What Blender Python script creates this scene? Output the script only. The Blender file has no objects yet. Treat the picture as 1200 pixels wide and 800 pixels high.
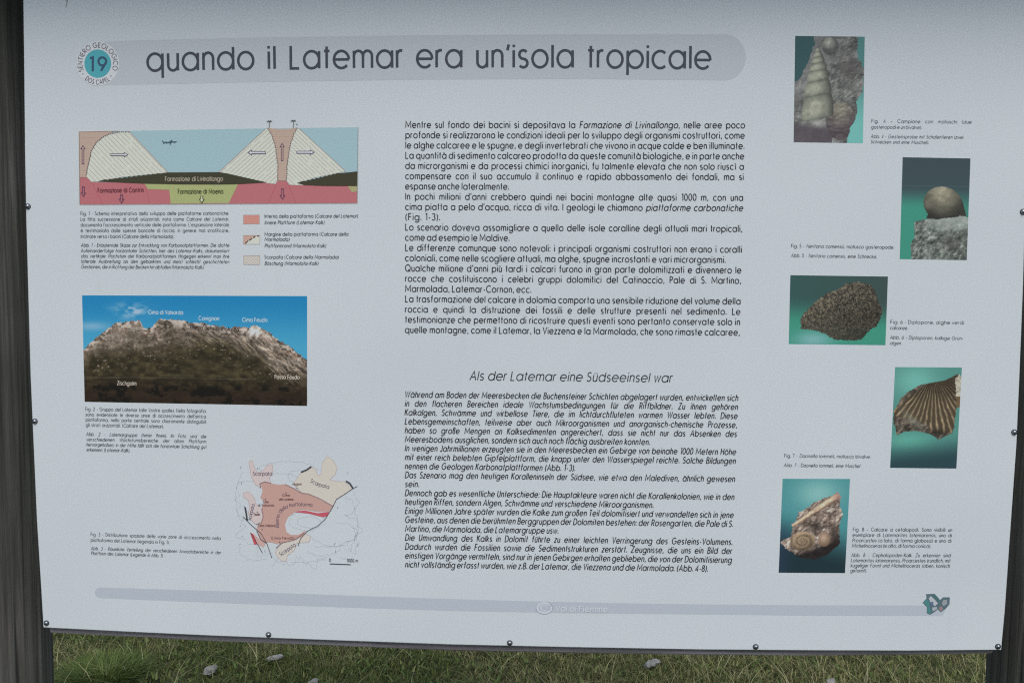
import bpy, math, random
import numpy as np
from mathutils import Matrix, Vector

random.seed(7)
np.random.seed(7)
scene = bpy.context.scene
COL = scene.collection

# ------------------------------------------------------------------ camera
F_PX = 933.0                      # focal length for a 1200 px wide frame (28 mm lens)
CAM = np.array([0.0, -1.24, 1.50])
def _n(v):
    v = np.array(v, float); return v / np.linalg.norm(v)
_dn = _n((-132.0, 13900.0, 933.0))            # world down seen in the camera (right, down, forward)
_xw = np.array((28000.0, 330.0, -933.0)); _xw = _n(_xw - _dn * np.dot(_xw, _dn))
_zw = -_dn
_yw = np.cross(_zw, _xw)
R_CW = np.array([_xw, _yw, _zw])              # rows: world axes in camera coordinates
cam_data = bpy.data.cameras.new('camera')
cam = bpy.data.objects.new('camera', cam_data); COL.objects.link(cam)
cam_data.sensor_width = 36.0
cam_data.lens = F_PX / 1200.0 * 36.0
cam_data.clip_start = 0.02
cam_data.clip_end = 6000.0
_r, _u, _b = R_CW @ np.array((1, 0, 0.)), R_CW @ np.array((0, -1., 0)), R_CW @ np.array((0, 0, -1.))
cam.matrix_world = Matrix(((_r[0], _u[0], _b[0], CAM[0]), (_r[1], _u[1], _b[1], CAM[1]),
                           (_r[2], _u[2], _b[2], CAM[2]), (0, 0, 0, 1)))
scene.camera = cam

# ------------------------------------------------------------------ light
SUN_EL, SUN_AZ = math.radians(54), math.radians(168)    # azimuth clockwise from +Y: behind the viewer
world = bpy.data.worlds.new('World'); scene.world = world
world.use_nodes = True
wn = world.node_tree.nodes; wl = world.node_tree.links
sky = wn.new('ShaderNodeTexSky'); sky.sky_type = 'NISHITA'
sky.sun_disc = False
sky.sun_elevation = SUN_EL; sky.sun_rotation = SUN_AZ
sky.air_density = 1.0; sky.dust_density = 3.0; sky.ozone_density = 1.0; sky.altitude = 1800
wn['Background'].inputs['Strength'].default_value = 0.10
_hs = wn.new('ShaderNodeHueSaturation'); _hs.inputs['Saturation'].default_value = 0.64      # a veiled, whitish sky
wl.new(sky.outputs['Color'], _hs.inputs['Color']); wl.new(_hs.outputs['Color'], wn['Background'].inputs['Color'])
sun_data = bpy.data.lights.new('sun', 'SUN')
sun_data.energy = 0.9; sun_data.angle = math.radians(32); sun_data.color = (1.0, 0.98, 0.93)
sun = bpy.data.objects.new('sun', sun_data); COL.objects.link(sun)
_sd = Vector((math.sin(SUN_AZ) * math.cos(SUN_EL), math.cos(SUN_AZ) * math.cos(SUN_EL), math.sin(SUN_EL)))
sun.rotation_euler = _sd.to_track_quat('Z', 'Y').to_euler()
sun.location = (0, -6, 8)
vs = scene.view_settings
vs.view_transform = 'Standard'; vs.look = 'None'; vs.gamma = 1.0; vs.use_curve_mapping = False
scene.cycles.filter_width = 1.2
scene.cycles.use_adaptive_sampling = False
scene.cycles.use_denoising = False           # the denoiser smears lettering this small
vs.exposure = 0.92

# ------------------------------------------------------------------ helpers
def spot(px, py, depth=0.0):
    """Place on the board's plane (or a plane `depth` behind it) that was measured at photograph pixel px, py -> (x, z)."""
    px = np.asarray(px, float); py = np.asarray(py, float)
    d = np.stack([px - 600.0, py - 400.0, np.full_like(px, F_PX)], -1) @ R_CW.T
    t = (depth - CAM[1]) / d[..., 1]
    return CAM[0] + d[..., 0] * t, CAM[2] + d[..., 2] * t

def on_ground(px, py, z=0.0):
    d = R_CW @ np.array((px - 600.0, py - 400.0, F_PX))
    t = (z - CAM[2]) / d[2]
    return CAM + d * t

def lin(c):
    c = np.asarray(c, float) / 255.0
    return np.where(c <= 0.04045, c / 12.92, ((c + 0.055) / 1.055) ** 2.4)

WHITE = (178, 189, 197)
def ink(c, w=WHITE):
    """Reflectance of a printed colour, from how it looks next to the blank sheet of the board."""
    return np.clip(lin(c) / lin(w) * np.array((0.75, 0.78, 0.768)), 0.004, 0.82)

def empty(name, loc=(0, 0, 0)):
    o = bpy.data.objects.new(name, None); COL.objects.link(o); o.location = loc
    o.empty_display_size = 0.1
    return o

def tag(o, label=None, cat=None, group=None, kind=None):
    for k, v in (('label', label), ('category', cat), ('group', group), ('kind', kind)):
        if v: o[k] = v
    return o

def make_mesh(name, verts, faces, material, parent=None, colours=None, smooth=False):
    me = bpy.data.meshes.new(name)
    me.from_pydata([tuple(map(float, v)) for v in verts], [], [tuple(f) for f in faces])
    if colours is not None:
        at = me.color_attributes.new('Ink', 'FLOAT_COLOR', 'POINT')
        c = np.ones((len(verts), 4), np.float32); c[:, :3] = np.asarray(colours)
        at.data.foreach_set('color', c.ravel())
    if smooth:
        me.polygons.foreach_set('use_smooth', [True] * len(me.polygons))
    me.update()
    me.materials.append(material)
    o = bpy.data.objects.new(name, me); COL.objects.link(o)
    if parent is not None:
        o.parent = parent
        p = parent
        off = Vector((0, 0, 0))
        while p is not None:
            off += p.location; p = p.parent
        o.location = -off                      # vertices are written in world coordinates
    return o

def value_noise(x, y, seed=0):
    xi = np.floor(x).astype(np.int64); yi = np.floor(y).astype(np.int64)
    fx = x - xi; fy = y - yi
    fx = fx * fx * (3 - 2 * fx); fy = fy * fy * (3 - 2 * fy)
    def h(a, b):
        n = (a * 374761393 + b * 668265263 + seed * 1442695041) & 0x7fffffff
        n = ((n ^ (n >> 13)) * 1274126177) & 0x7fffffff
        return ((n ^ (n >> 16)) & 0xffff) / 65535.0
    return (h(xi, yi) * (1 - fx) + h(xi + 1, yi) * fx) * (1 - fy) + (h(xi, yi + 1) * (1 - fx) + h(xi + 1, yi + 1) * fx) * fy

def fbm(x, y, seed=0, octaves=4, gain=0.55):
    s = 0; a = 1; t = 0
    for k in range(octaves):
        s = s + a * value_noise(x * 2 ** k, y * 2 ** k, seed + 17 * k); t += a; a *= gain
    return s / t

def inside(x, y, poly):
    r = np.zeros(np.shape(x), bool)
    n = len(poly)
    for i in range(n):
        x0, y0 = poly[i]; x1, y1 = poly[(i + 1) % n]
        if y0 == y1: continue
        c = ((y0 > y) != (y1 > y)) & (x < (x1 - x0) * (y - y0) / (y1 - y0) + x0)
        r ^= c
    return r

def sstep(a, b, x):
    t = np.clip((x - a) / (b - a), 0, 1); return t * t * (3 - 2 * t)

def mix(a, b, t):
    t = np.asarray(t)[..., None]
    return np.asarray(a, float) * (1 - t) + np.asarray(b, float) * t

# ------------------------------------------------------------------ materials
def new_mat(name):
    m = bpy.data.materials.new(name); m.use_nodes = True
    nt = m.node_tree
    return m, nt, nt.nodes['Principled BSDF']

def node(nt, kind, **kw):
    n = nt.nodes.new(kind)
    for k, v in kw.items():
        if k in n.inputs: n.inputs[k].default_value = v
        else: setattr(n, k, v)
    return n

def ramp(nt, fac, stops):
    r = nt.nodes.new('ShaderNodeValToRGB')
    el = r.color_ramp.elements
    while len(el) < len(stops): el.new(0.5)
    for e, (p, c) in zip(el, stops):
        e.position = p; e.color = (*c, 1)
    nt.links.new(fac, r.inputs['Fac'])
    return r

def mat_print():
    m, nt, b = new_mat('printed_ink')
    a = node(nt, 'ShaderNodeVertexColor'); a.layer_name = 'Ink'
    g = node(nt, 'ShaderNodeTexCoord')
    n = node(nt, 'ShaderNodeTexNoise', Scale=420.0, Detail=3.0)
    nt.links.new(g.outputs['Object'], n.inputs['Vector'])
    mr = node(nt, 'ShaderNodeMapRange'); mr.inputs['To Min'].default_value = 0.96; mr.inputs['To Max'].default_value = 1.04
    nt.links.new(n.outputs['Fac'], mr.inputs['Value'])
    mx = node(nt, 'ShaderNodeVectorMath', operation='SCALE')
    nt.links.new(a.outputs['Color'], mx.inputs[0]); nt.links.new(mr.outputs['Result'], mx.inputs['Scale'])
    nt.links.new(mx.outputs['Vector'], b.inputs['Base Color'])
    b.inputs['Roughness'].default_value = 0.5
    b.inputs['Specular IOR Level'].default_value = 0.22
    return m

def mat_panel():
    m, nt, b = new_mat('white_laminate')
    g = node(nt, 'ShaderNodeTexCoord')
    n1 = node(nt, 'ShaderNodeTexNoise', Scale=3.0, Detail=5.0, Roughness=0.6)
    n2 = node(nt, 'ShaderNodeTexNoise', Scale=240.0, Detail=3.0)
    mp = node(nt, 'ShaderNodeMapping'); mp.inputs['Scale'].default_value = (30, 1, 2.2)
    n3 = node(nt, 'ShaderNodeTexNoise', Scale=1.0, Detail=4.0)
    nt.links.new(g.outputs['Object'], n1.inputs['Vector']); nt.links.new(g.outputs['Object'], n2.inputs['Vector'])
    nt.links.new(g.outputs['Object'], mp.inputs['Vector']); nt.links.new(mp.outputs['Vector'], n3.inputs['Vector'])
    r1 = ramp(nt, n1.outputs['Fac'], [(0.3, (0.73, 0.765, 0.755)), (0.7, (0.77, 0.795, 0.782))])
    r2 = ramp(nt, n2.outputs['Fac'], [(0.25, (0.985, 0.985, 0.985)), (0.75, (1, 1, 1))])
    r3 = ramp(nt, n3.outputs['Fac'], [(0.62, (1, 1, 1)), (0.86, (0.945, 0.945, 0.935))])
    m1 = node(nt, 'ShaderNodeMix', data_type='RGBA', blend_type='MULTIPLY'); m1.inputs[0].default_value = 1
    m2 = node(nt, 'ShaderNodeMix', data_type='RGBA', blend_type='MULTIPLY'); m2.inputs[0].default_value = 1
    nt.links.new(r1.outputs['Color'], m1.inputs[6]); nt.links.new(r2.outputs['Color'], m1.inputs[7])
    nt.links.new(m1.outputs[2], m2.inputs[6]); nt.links.new(r3.outputs['Color'], m2.inputs[7])
    nt.links.new(m2.outputs[2], b.inputs['Base Color'])
    b.inputs['Roughness'].default_value = 0.48
    b.inputs['Specular IOR Level'].default_value = 0.25
    bp = node(nt, 'ShaderNodeBump', Strength=0.05, Distance=0.002)
    n4 = node(nt, 'ShaderNodeTexNoise', Scale=2.2, Detail=1.0)
    nt.links.new(g.outputs['Object'], n4.inputs['Vector'])
    bq = node(nt, 'ShaderNodeBump', Strength=0.35, Distance=0.03)         # the sheet is not quite flat between its screws
    nt.links.new(n4.outputs['Fac'], bq.inputs['Height']); nt.links.new(bq.outputs['Normal'], bp.inputs['Normal'])
    nt.links.new(n2.outputs['Fac'], bp.inputs['Height']); nt.links.new(bp.outputs['Normal'], b.inputs['Normal'])
    return m

def mat_wood(name, dark, mid, light, axis='z', scale=1.0):
    m, nt, b = new_mat(name)
    g = node(nt, 'ShaderNodeTexCoord')
    mp = node(nt, 'ShaderNodeMapping')
    mp.inputs['Scale'].default_value = {'z': (95, 95, 2.2), 'x': (2.2, 95, 95)}[axis]
    nt.links.new(g.outputs['Object'], mp.inputs['Vector'])
    n1 = node(nt, 'ShaderNodeTexNoise', Scale=scale, Detail=7.0, Roughness=0.65, Distortion=0.4)
    nt.links.new(mp.outputs['Vector'], n1.inputs['Vector'])
    n2 = node(nt, 'ShaderNodeTexNoise', Scale=5.0, Detail=4.0)
    nt.links.new(g.outputs['Object'], n2.inputs['Vector'])
    r1 = ramp(nt, n1.outputs['Fac'], [(0.28, dark), (0.5, mid), (0.72, light)])
    r2 = ramp(nt, n2.outputs['Fac'], [(0.3, (0.7, 0.74, 0.68)), (0.7, (1.1, 1.08, 1.1))])
    m1 = node(nt, 'ShaderNodeMix', data_type='RGBA', blend_type='MULTIPLY'); m1.inputs[0].default_value = 1
    nt.links.new(r1.outputs['Color'], m1.inputs[6]); nt.links.new(r2.outputs['Color'], m1.inputs[7])
    nt.links.new(m1.outputs[2], b.inputs['Base Color'])
    b.inputs['Roughness'].default_value = 0.85
    b.inputs['Specular IOR Level'].default_value = 0.2
    bp = node(nt, 'ShaderNodeBump', Strength=0.8, Distance=0.005)
    nt.links.new(n1.outputs['Fac'], bp.inputs['Height']); nt.links.new(bp.outputs['Normal'], b.inputs['Normal'])
    return m

def mat_attr(name, rough=0.7, transl=0.0):
    m, nt, b = new_mat(name)
    a = node(nt, 'ShaderNodeVertexColor'); a.layer_name = 'Ink'
    nt.links.new(a.outputs['Color'], b.inputs['Base Color'])
    b.inputs['Roughness'].default_value = rough
    b.inputs['Specular IOR Level'].default_value = 0.2
    if transl:
        t = node(nt, 'ShaderNodeBsdfTranslucent'); mixn = node(nt, 'ShaderNodeMixShader'); mixn.inputs[0].default_value = transl
        nt.links.new(a.outputs['Color'], t.inputs['Color'])
        nt.links.new(b.outputs[0], mixn.inputs[1]); nt.links.new(t.outputs[0], mixn.inputs[2])
        nt.links.new(mixn.outputs[0], nt.nodes['Material Output'].inputs['Surface'])
    return m

def mat_noise(name, stops, scale, rough=0.9, bump=0.0, dist=0.01):
    m, nt, b = new_mat(name)
    g = node(nt, 'ShaderNodeTexCoord')
    n = node(nt, 'ShaderNodeTexNoise', Scale=scale, Detail=8.0, Roughness=0.65)
    nt.links.new(g.outputs['Object'], n.inputs['Vector'])
    r = ramp(nt, n.outputs['Fac'], stops)
    nt.links.new(r.outputs['Color'], b.inputs['Base Color'])
    b.inputs['Roughness'].default_value = rough
    if bump:
        bp = node(nt, 'ShaderNodeBump', Strength=bump, Distance=dist)
        nt.links.new(n.outputs['Fac'], bp.inputs['Height']); nt.links.new(bp.outputs['Normal'], b.inputs['Normal'])
    return m

M_PRINT = mat_print()
M_PANEL = mat_panel()
M_LOG = mat_wood('weathered_log', (0.045, 0.041, 0.034), (0.105, 0.098, 0.083), (0.19, 0.18, 0.152), 'z', 1.0)
M_RAIL = mat_wood('weathered_rail', (0.12, 0.105, 0.105), (0.27, 0.24, 0.24), (0.40, 0.37, 0.37), 'x', 1.0)
M_ROOF = mat_wood('roof_boards', (0.03, 0.027, 0.024), (0.07, 0.062, 0.055), (0.11, 0.10, 0.09), 'x', 1.0)
M_STEEL, _nt, _b = new_mat('screw_steel')
_b.inputs['Base Color'].default_value = (0.32, 0.33, 0.35, 1); _b.inputs['Metallic'].default_value = 1.0; _b.inputs['Roughness'].default_value = 0.22
M_DARK, _nt, _b = new_mat('screw_washer')
_b.inputs['Base Color'].default_value = (0.03, 0.03, 0.034, 1); _b.inputs['Roughness'].default_value = 0.6
M_GRASS = mat_attr('grass_blades', 0.6, 0.25)
M_SOIL = mat_noise('turf_soil', [(0.3, (0.03, 0.034, 0.017)), (0.55, (0.065, 0.07, 0.034)), (0.75, (0.11, 0.10, 0.06))], 9.0, 0.95, 0.6, 0.03)
M_STONE = mat_noise('pale_limestone', [(0.3, (0.15, 0.145, 0.125)), (0.6, (0.33, 0.32, 0.29)), (0.8, (0.48, 0.47, 0.43))], 60.0, 0.9, 0.4, 0.004)
M_HILL = mat_noise('hill_meadow', [(0.35, (0.03, 0.045, 0.022)), (0.6, (0.06, 0.08, 0.035)), (0.8, (0.16, 0.155, 0.14))], 0.01, 0.95)

# ------------------------------------------------------------------ setting
def build_ground():
    n = 120
    s = np.linspace(-1, 1, n)
    ax = np.sign(s) * (np.abs(s) ** 3.2) * 1500.0 + s * 4
    X, Y = np.meshgrid(ax, ax)
    Z = 0.035 * (fbm(X * 0.9, Y * 0.9, 3, 4) - 0.5) * 2 - 0.02
    Z = Z - 0.0
    V = np.stack([X, Y, Z], -1).reshape(-1, 3)
    Fq = [(j * n + i, j * n + i + 1, (j + 1) * n + i + 1, (j + 1) * n + i) for j in range(n - 1) for i in range(n - 1)]
    o = make_mesh('ground', V, Fq, M_SOIL, smooth=True)
    tag(o, kind='structure')

def build_hills():
    na, nr = 220, 14
    V = []; Fq = []
    for j in range(nr):
        t = j / (nr - 1)
        for i in range(na):
            a = 2 * math.pi * i / na
            prof = 60 + 200 * float(fbm(np.array(6 + 3 * math.cos(a)), np.array(6 + 3 * math.sin(a)), 11, 5))
            h = prof * math.sin(t * math.pi * 0.5) ** 1.5 - 2
            h += 25 * (float(value_noise(np.array(i * 0.4), np.array(j * 0.8), 5)) - 0.5) * t
            r = 600 + 700 * t
            V.append((r * math.cos(a), r * math.sin(a), h))
    for j in range(nr - 1):
        for i in range(na):
            k = (i + 1) % na
            Fq.append((j * na + i, j * na + k, (j + 1) * na + k, (j + 1) * na + i))
    tag(make_mesh('hills', V, Fq, M_HILL, smooth=True), kind='structure')

build_ground()
build_hills()

# ------------------------------------------------------------------ the information board
_bx, _bz = spot(600, 755)
board = empty('information_board', (0, 0, 0))
tag(board, 'large white bilingual information board with figures and text, screwed to two dark log posts', 'information board')

# outline of the sheet as measured, corner by corner
LEFT = [(26.5, -22), (27, 0), (28, 80), (29, 180), (30.5, 260), (33, 350), (35.5, 440), (39, 520), (43, 610), (48, 690), (50.7, 735)]
BOTTOM = [(150, 740), (250, 744.6), (385, 749.8), (530, 755), (665, 758), (820, 760.8), (955, 761.8), (1065, 762.2), (1173.5, 761.2)]
RIGHT = [(1177.8, 715), (1183, 640), (1191.5, 520), (1195, 440), (1199, 340), (1201.8, 240), (1203.2, 120), (1203.5, 0), (1203.2, -30)]
TOP = [(900, -34), (600, -35), (300, -31)]

def slab(name, outline, y0, y1, material, parent, depth=0.0, bevel=0.0):
    x, z = spot([p[0] for p in outline], [p[1] for p in outline], depth)
    n = len(x)
    V = [(a, y0, b) for a, b in zip(x, z)] + [(a, y1, b) for a, b in zip(x, z)]
    Fq = [tuple(range(n)), tuple(range(2 * n - 1, n - 1, -1))]
    for i in range(n):
        k = (i + 1) % n
        Fq.append((i, n + i, n + k, k))
    o = make_mesh(name, V, Fq, material, parent)
    if bevel:
        bm = o.modifiers.new('bevel', 'BEVEL'); bm.width = bevel; bm.segments = 2; bm.limit_method = 'ANGLE'; bm.angle_limit = math.radians(60)
    return o

panel = slab('panel', LEFT + BOTTOM + RIGHT + TOP, 0.0, 0.006, M_PANEL, board, 0.0, 0.0012)

RAIL_LOW = [(58, 741.5), (150, 746), (250, 751.4), (385, 756.6), (530, 762.3), (665, 765.2), (820, 767.6), (955, 768.2), (1065, 767.4), (1164, 765.5)]
slab('bottom_rail', RAIL_LOW + [(1164, 690), (58, 668)], 0.008, 0.036, M_RAIL, board, 0.008, 0.0025)
slab('top_rail', [(40, 30), (1190, 30), (1190, -50), (40, -50)], 0.008, 0.036, M_RAIL, board, 0.008, 0.0025)

# log posts: found from where their inner outlines run below the sheet
def log_post(px, side, seed):
    R, cy = 0.092, 0.062
    d = R_CW @ np.array((px - 600.0, 370.0, F_PX))
    dx, dy = _n(d[:2])
    nx, ny = -dy, dx                                  # normal of the sight line
    # (C - O) . n = s R  with C outward of the sight line
    s = 1.0 if (nx * side) > 0 else -1.0
    cx = (s * R - (cy - CAM[1]) * ny) / nx
    rng = np.random.RandomState(seed)
    na, nz = 260, 150
    A = np.linspace(0, 2 * math.pi, na, endpoint=False)
    Zs = np.linspace(-0.35, 2.22, nz)
    cracks = [(-math.pi / 2 + side * o, rng.uniform(0.006, 0.013), rng.uniform(0.008, 0.02), z0, z1, rng.uniform(-0.12, 0.12))
              for o, z0, z1 in ((-1.05, -0.4, 1.02), (-0.62, 0.3, 1.35), (-0.25, 0.9, 2.3), (0.1, -0.3, 1.5), (-0.85, 1.1, 1.9), (0.6, 0.2, 1.4), (2.4, 0, 2))]
    V = []
    for z in Zs:
        r = R * (1 + 0.012 * np.sin(2 * A + z) + 0.012 * (fbm(A * 3 / math.pi + 9, np.full(na, z * 1.5), seed, 3) - 0.5))
        r = r + 0.0016 * (value_noise(A * 24, np.full(na, z * 3.0), seed + 3) - 0.5)
        for a0, w, dp, z0, z1, tw in cracks:
            fade = sstep(z0, z0 + 0.25, np.array(z)) * (1 - sstep(z1 - 0.25, z1, np.array(z)))
            c = a0 + tw * (z - 1) + 0.02 * math.sin(z * 5 + a0)
            dd = (A - c + math.pi) % (2 * math.pi) - math.pi
            r = r - dp * fade * np.exp(-(dd / (w * 2.2)) ** 2)
        for a, rr in zip(A, r):
            V.append((cx + rr * math.cos(a), cy + rr * math.sin(a), z))
    Fq = [(j * na + i, j * na + (i + 1) % na, (j + 1) * na + (i + 1) % na, (j + 1) * na + i) for j in range(nz - 1) for i in range(na)]
    Fq.append(tuple(range((nz - 1) * na, nz * na)))
    make_mesh('post', V, Fq, M_LOG, board, smooth=True)
    return cx
cxl = log_post(61.5, -1, 1)
cxr = log_post(1156.0, 1, 2)

# small pitched roof over the board (its eave is just above the picture)
def boxverts(x0, x1, y0, y1, z0, z1):
    V = [(x, y, z) for x in (x0, x1) for y in (y0, y1) for z in (z0, z1)]
    Fq = [(0, 1, 3, 2), (4, 6, 7, 5), (0, 4, 5, 1), (2, 3, 7, 6), (0, 2, 6, 4), (1, 5, 7, 3)]
    return V, Fq
EAVE_Y, EAVE_Z, RIDGE_Y, RIDGE_Z = -0.15, 2.075, 0.06, 2.24
def roof_side(ya, za, yb, zb):
    V = []; Fq = []
    n = 4
    for k in range(n):
        t0, t1 = k / n, (k + 1) / n + 0.06
        q = [(ya + (yb - ya) * t, za + (zb - za) * t) for t in (t0, t1)]
        th = 0.022; lift = 0.012
        base = len(V)
        for x in (cxl - 0.2, cxr + 0.2):
            V += [(x, q[0][0], q[0][1] + lift), (x, q[1][0], q[1][1]), (x, q[1][0], q[1][1] + th), (x, q[0][0], q[0][1] + th + lift)]
        Fq += [tuple(base + i for i in f) for f in ((0, 1, 2, 3), (7, 6, 5, 4), (0, 4, 5, 1), (1, 5, 6, 2), (2, 6, 7, 3), (3, 7, 4, 0))]
    return V, Fq
V1, F1 = roof_side(EAVE_Y, EAVE_Z, RIDGE_Y, RIDGE_Z)
V2, F2 = roof_side(2 * RIDGE_Y - EAVE_Y, EAVE_Z, RIDGE_Y, RIDGE_Z)
V = V1 + V2; Fq = F1 + [tuple(i + len(V1) for i in f) for f in F2]
make_mesh('roof', V, Fq, M_ROOF, board)

# screws
def screw(px, py, k):
    x, z = spot(px, py)
    x, z = float(x), float(z)
    V = []; Fq = []
    def dome(r, h, y0, mi):
        base = len(V); na, nr = 20, 5
        for j in range(nr):
            a = (j / (nr - 1)) * math.pi / 2
            for i in range(na):
                t = 2 * math.pi * i / na
                V.append((x + r * math.cos(a) * math.cos(t), y0 - h * math.sin(a), z + r * math.cos(a) * math.sin(t)) if j < nr - 1
                         else (x + 0.0003 * math.cos(t), y0 - h, z + 0.0003 * math.sin(t)))
        for j in range(nr - 1):
            for i in range(na):
                q = (i + 1) % na
                Fq.append((base + j * na + i, base + j * na + q, base + (j + 1) * na + q, base + (j + 1) * na + i))
        Fq.append(tuple(base + (nr - 1) * na + i for i in range(na)))
    dome(0.0036, 0.0026, -0.0012, 0)
    o = make_mesh('screw', V, Fq, M_STEEL, panel, smooth=True)
    V = []; Fq = []
    dome(0.0047, 0.0014, -0.0001, 0)
    make_mesh('washer', V, Fq, M_DARK, panel, smooth=True)
for k, (a, b) in enumerate([(32.8, 242), (41, 493.5), (54.5, 729.5), (314.7, 743.2), (597.3, 752.8), (885.5, 757.3), (1169.5, 757), (1188.5, 506.3), (1198.7, 248.3),
                            (30, -10), (314, -22), (600, -25), (886, -24), (1198, -18)]):
    screw(a, b, k)

# ------------------------------------------------------------------ printing: flat ink on the sheet
LAYER = 0.00012
class Ink:
    def __init__(self): self.V = []; self.F = []; self.C = []
    def poly(self, pts, c, layer=1, w=WHITE):
        x, z = spot([p[0] for p in pts], [p[1] for p in pts])
        b = len(self.V)
        self.V += [(p, -LAYER * layer, q) for p, q in zip(x, z)]
        self.C += [ink(c, w)] * len(pts)
        self.F.append(tuple(range(b, b + len(pts))))
    def line(self, pts, width, c, layer=2, w=WHITE):
        p = np.asarray(pts, float)
        if len(p) < 2: return
        t = np.diff(p, axis=0); t /= np.maximum(np.linalg.norm(t, axis=1, keepdims=True), 1e-9)
        nrm = np.stack([-t[:, 1], t[:, 0]], -1)
        if len(p) > 3 and np.hypot(*(p[0] - p[-1])) < 1e-6:      # closed outline: mitre the seam too
            j = nrm[-1:] + nrm[:1]
            nv = np.concatenate([j, nrm[:-1] + nrm[1:], j])
        else:
            nv = np.concatenate([nrm[:1], nrm[:-1] + nrm[1:], nrm[-1:]])
        ln = np.linalg.norm(nv, axis=1, keepdims=True); nv = nv / np.maximum(ln, 1e-6)
        ref = np.concatenate([nrm[:1], nrm]); cosv = np.clip(np.sum(nv * ref, -1, keepdims=True), 0.45, 1)
        nv = nv / cosv * (width / 2)
        q = np.concatenate([p + nv, p - nv])
        x, z = spot(q[:, 0], q[:, 1])
        b = len(self.V); n = len(p)
        self.V += [(a, -LAYER * layer, d) for a, d in zip(x, z)]
        self.C += [ink(c, w)] * (2 * n)
        for i in range(n - 1):
            self.F.append((b + i, b + i + 1, b + n + i + 1, b + n + i))
    def build(self, name, parent):
        V = np.array(self.V); F = []
        for f in self.F:                                # all faces look at the viewer (-y)
            p = V[list(f)]
            a = 0.0
            for i in range(len(f)):
                k = (i + 1) % len(f)
                a += p[i, 0] * p[k, 2] - p[k, 0] * p[i, 2]
            F.append(f if a > 0 else f[::-1])
        return make_mesh(name, self.V, F, M_PRINT, parent, colours=self.C)

# ---- a geometric sans drawn with single strokes: units of cap height, x-height X
def arc(cx, cy, rx, ry, a0, a1, n=None):
    n = n or max(4, int(abs(a1 - a0) / 20) + 1)
    return [(cx + rx * math.cos(math.radians(a0 + (a1 - a0) * i / n)), cy + ry * math.sin(math.radians(a0 + (a1 - a0) * i / n))) for i in range(n + 1)]

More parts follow.
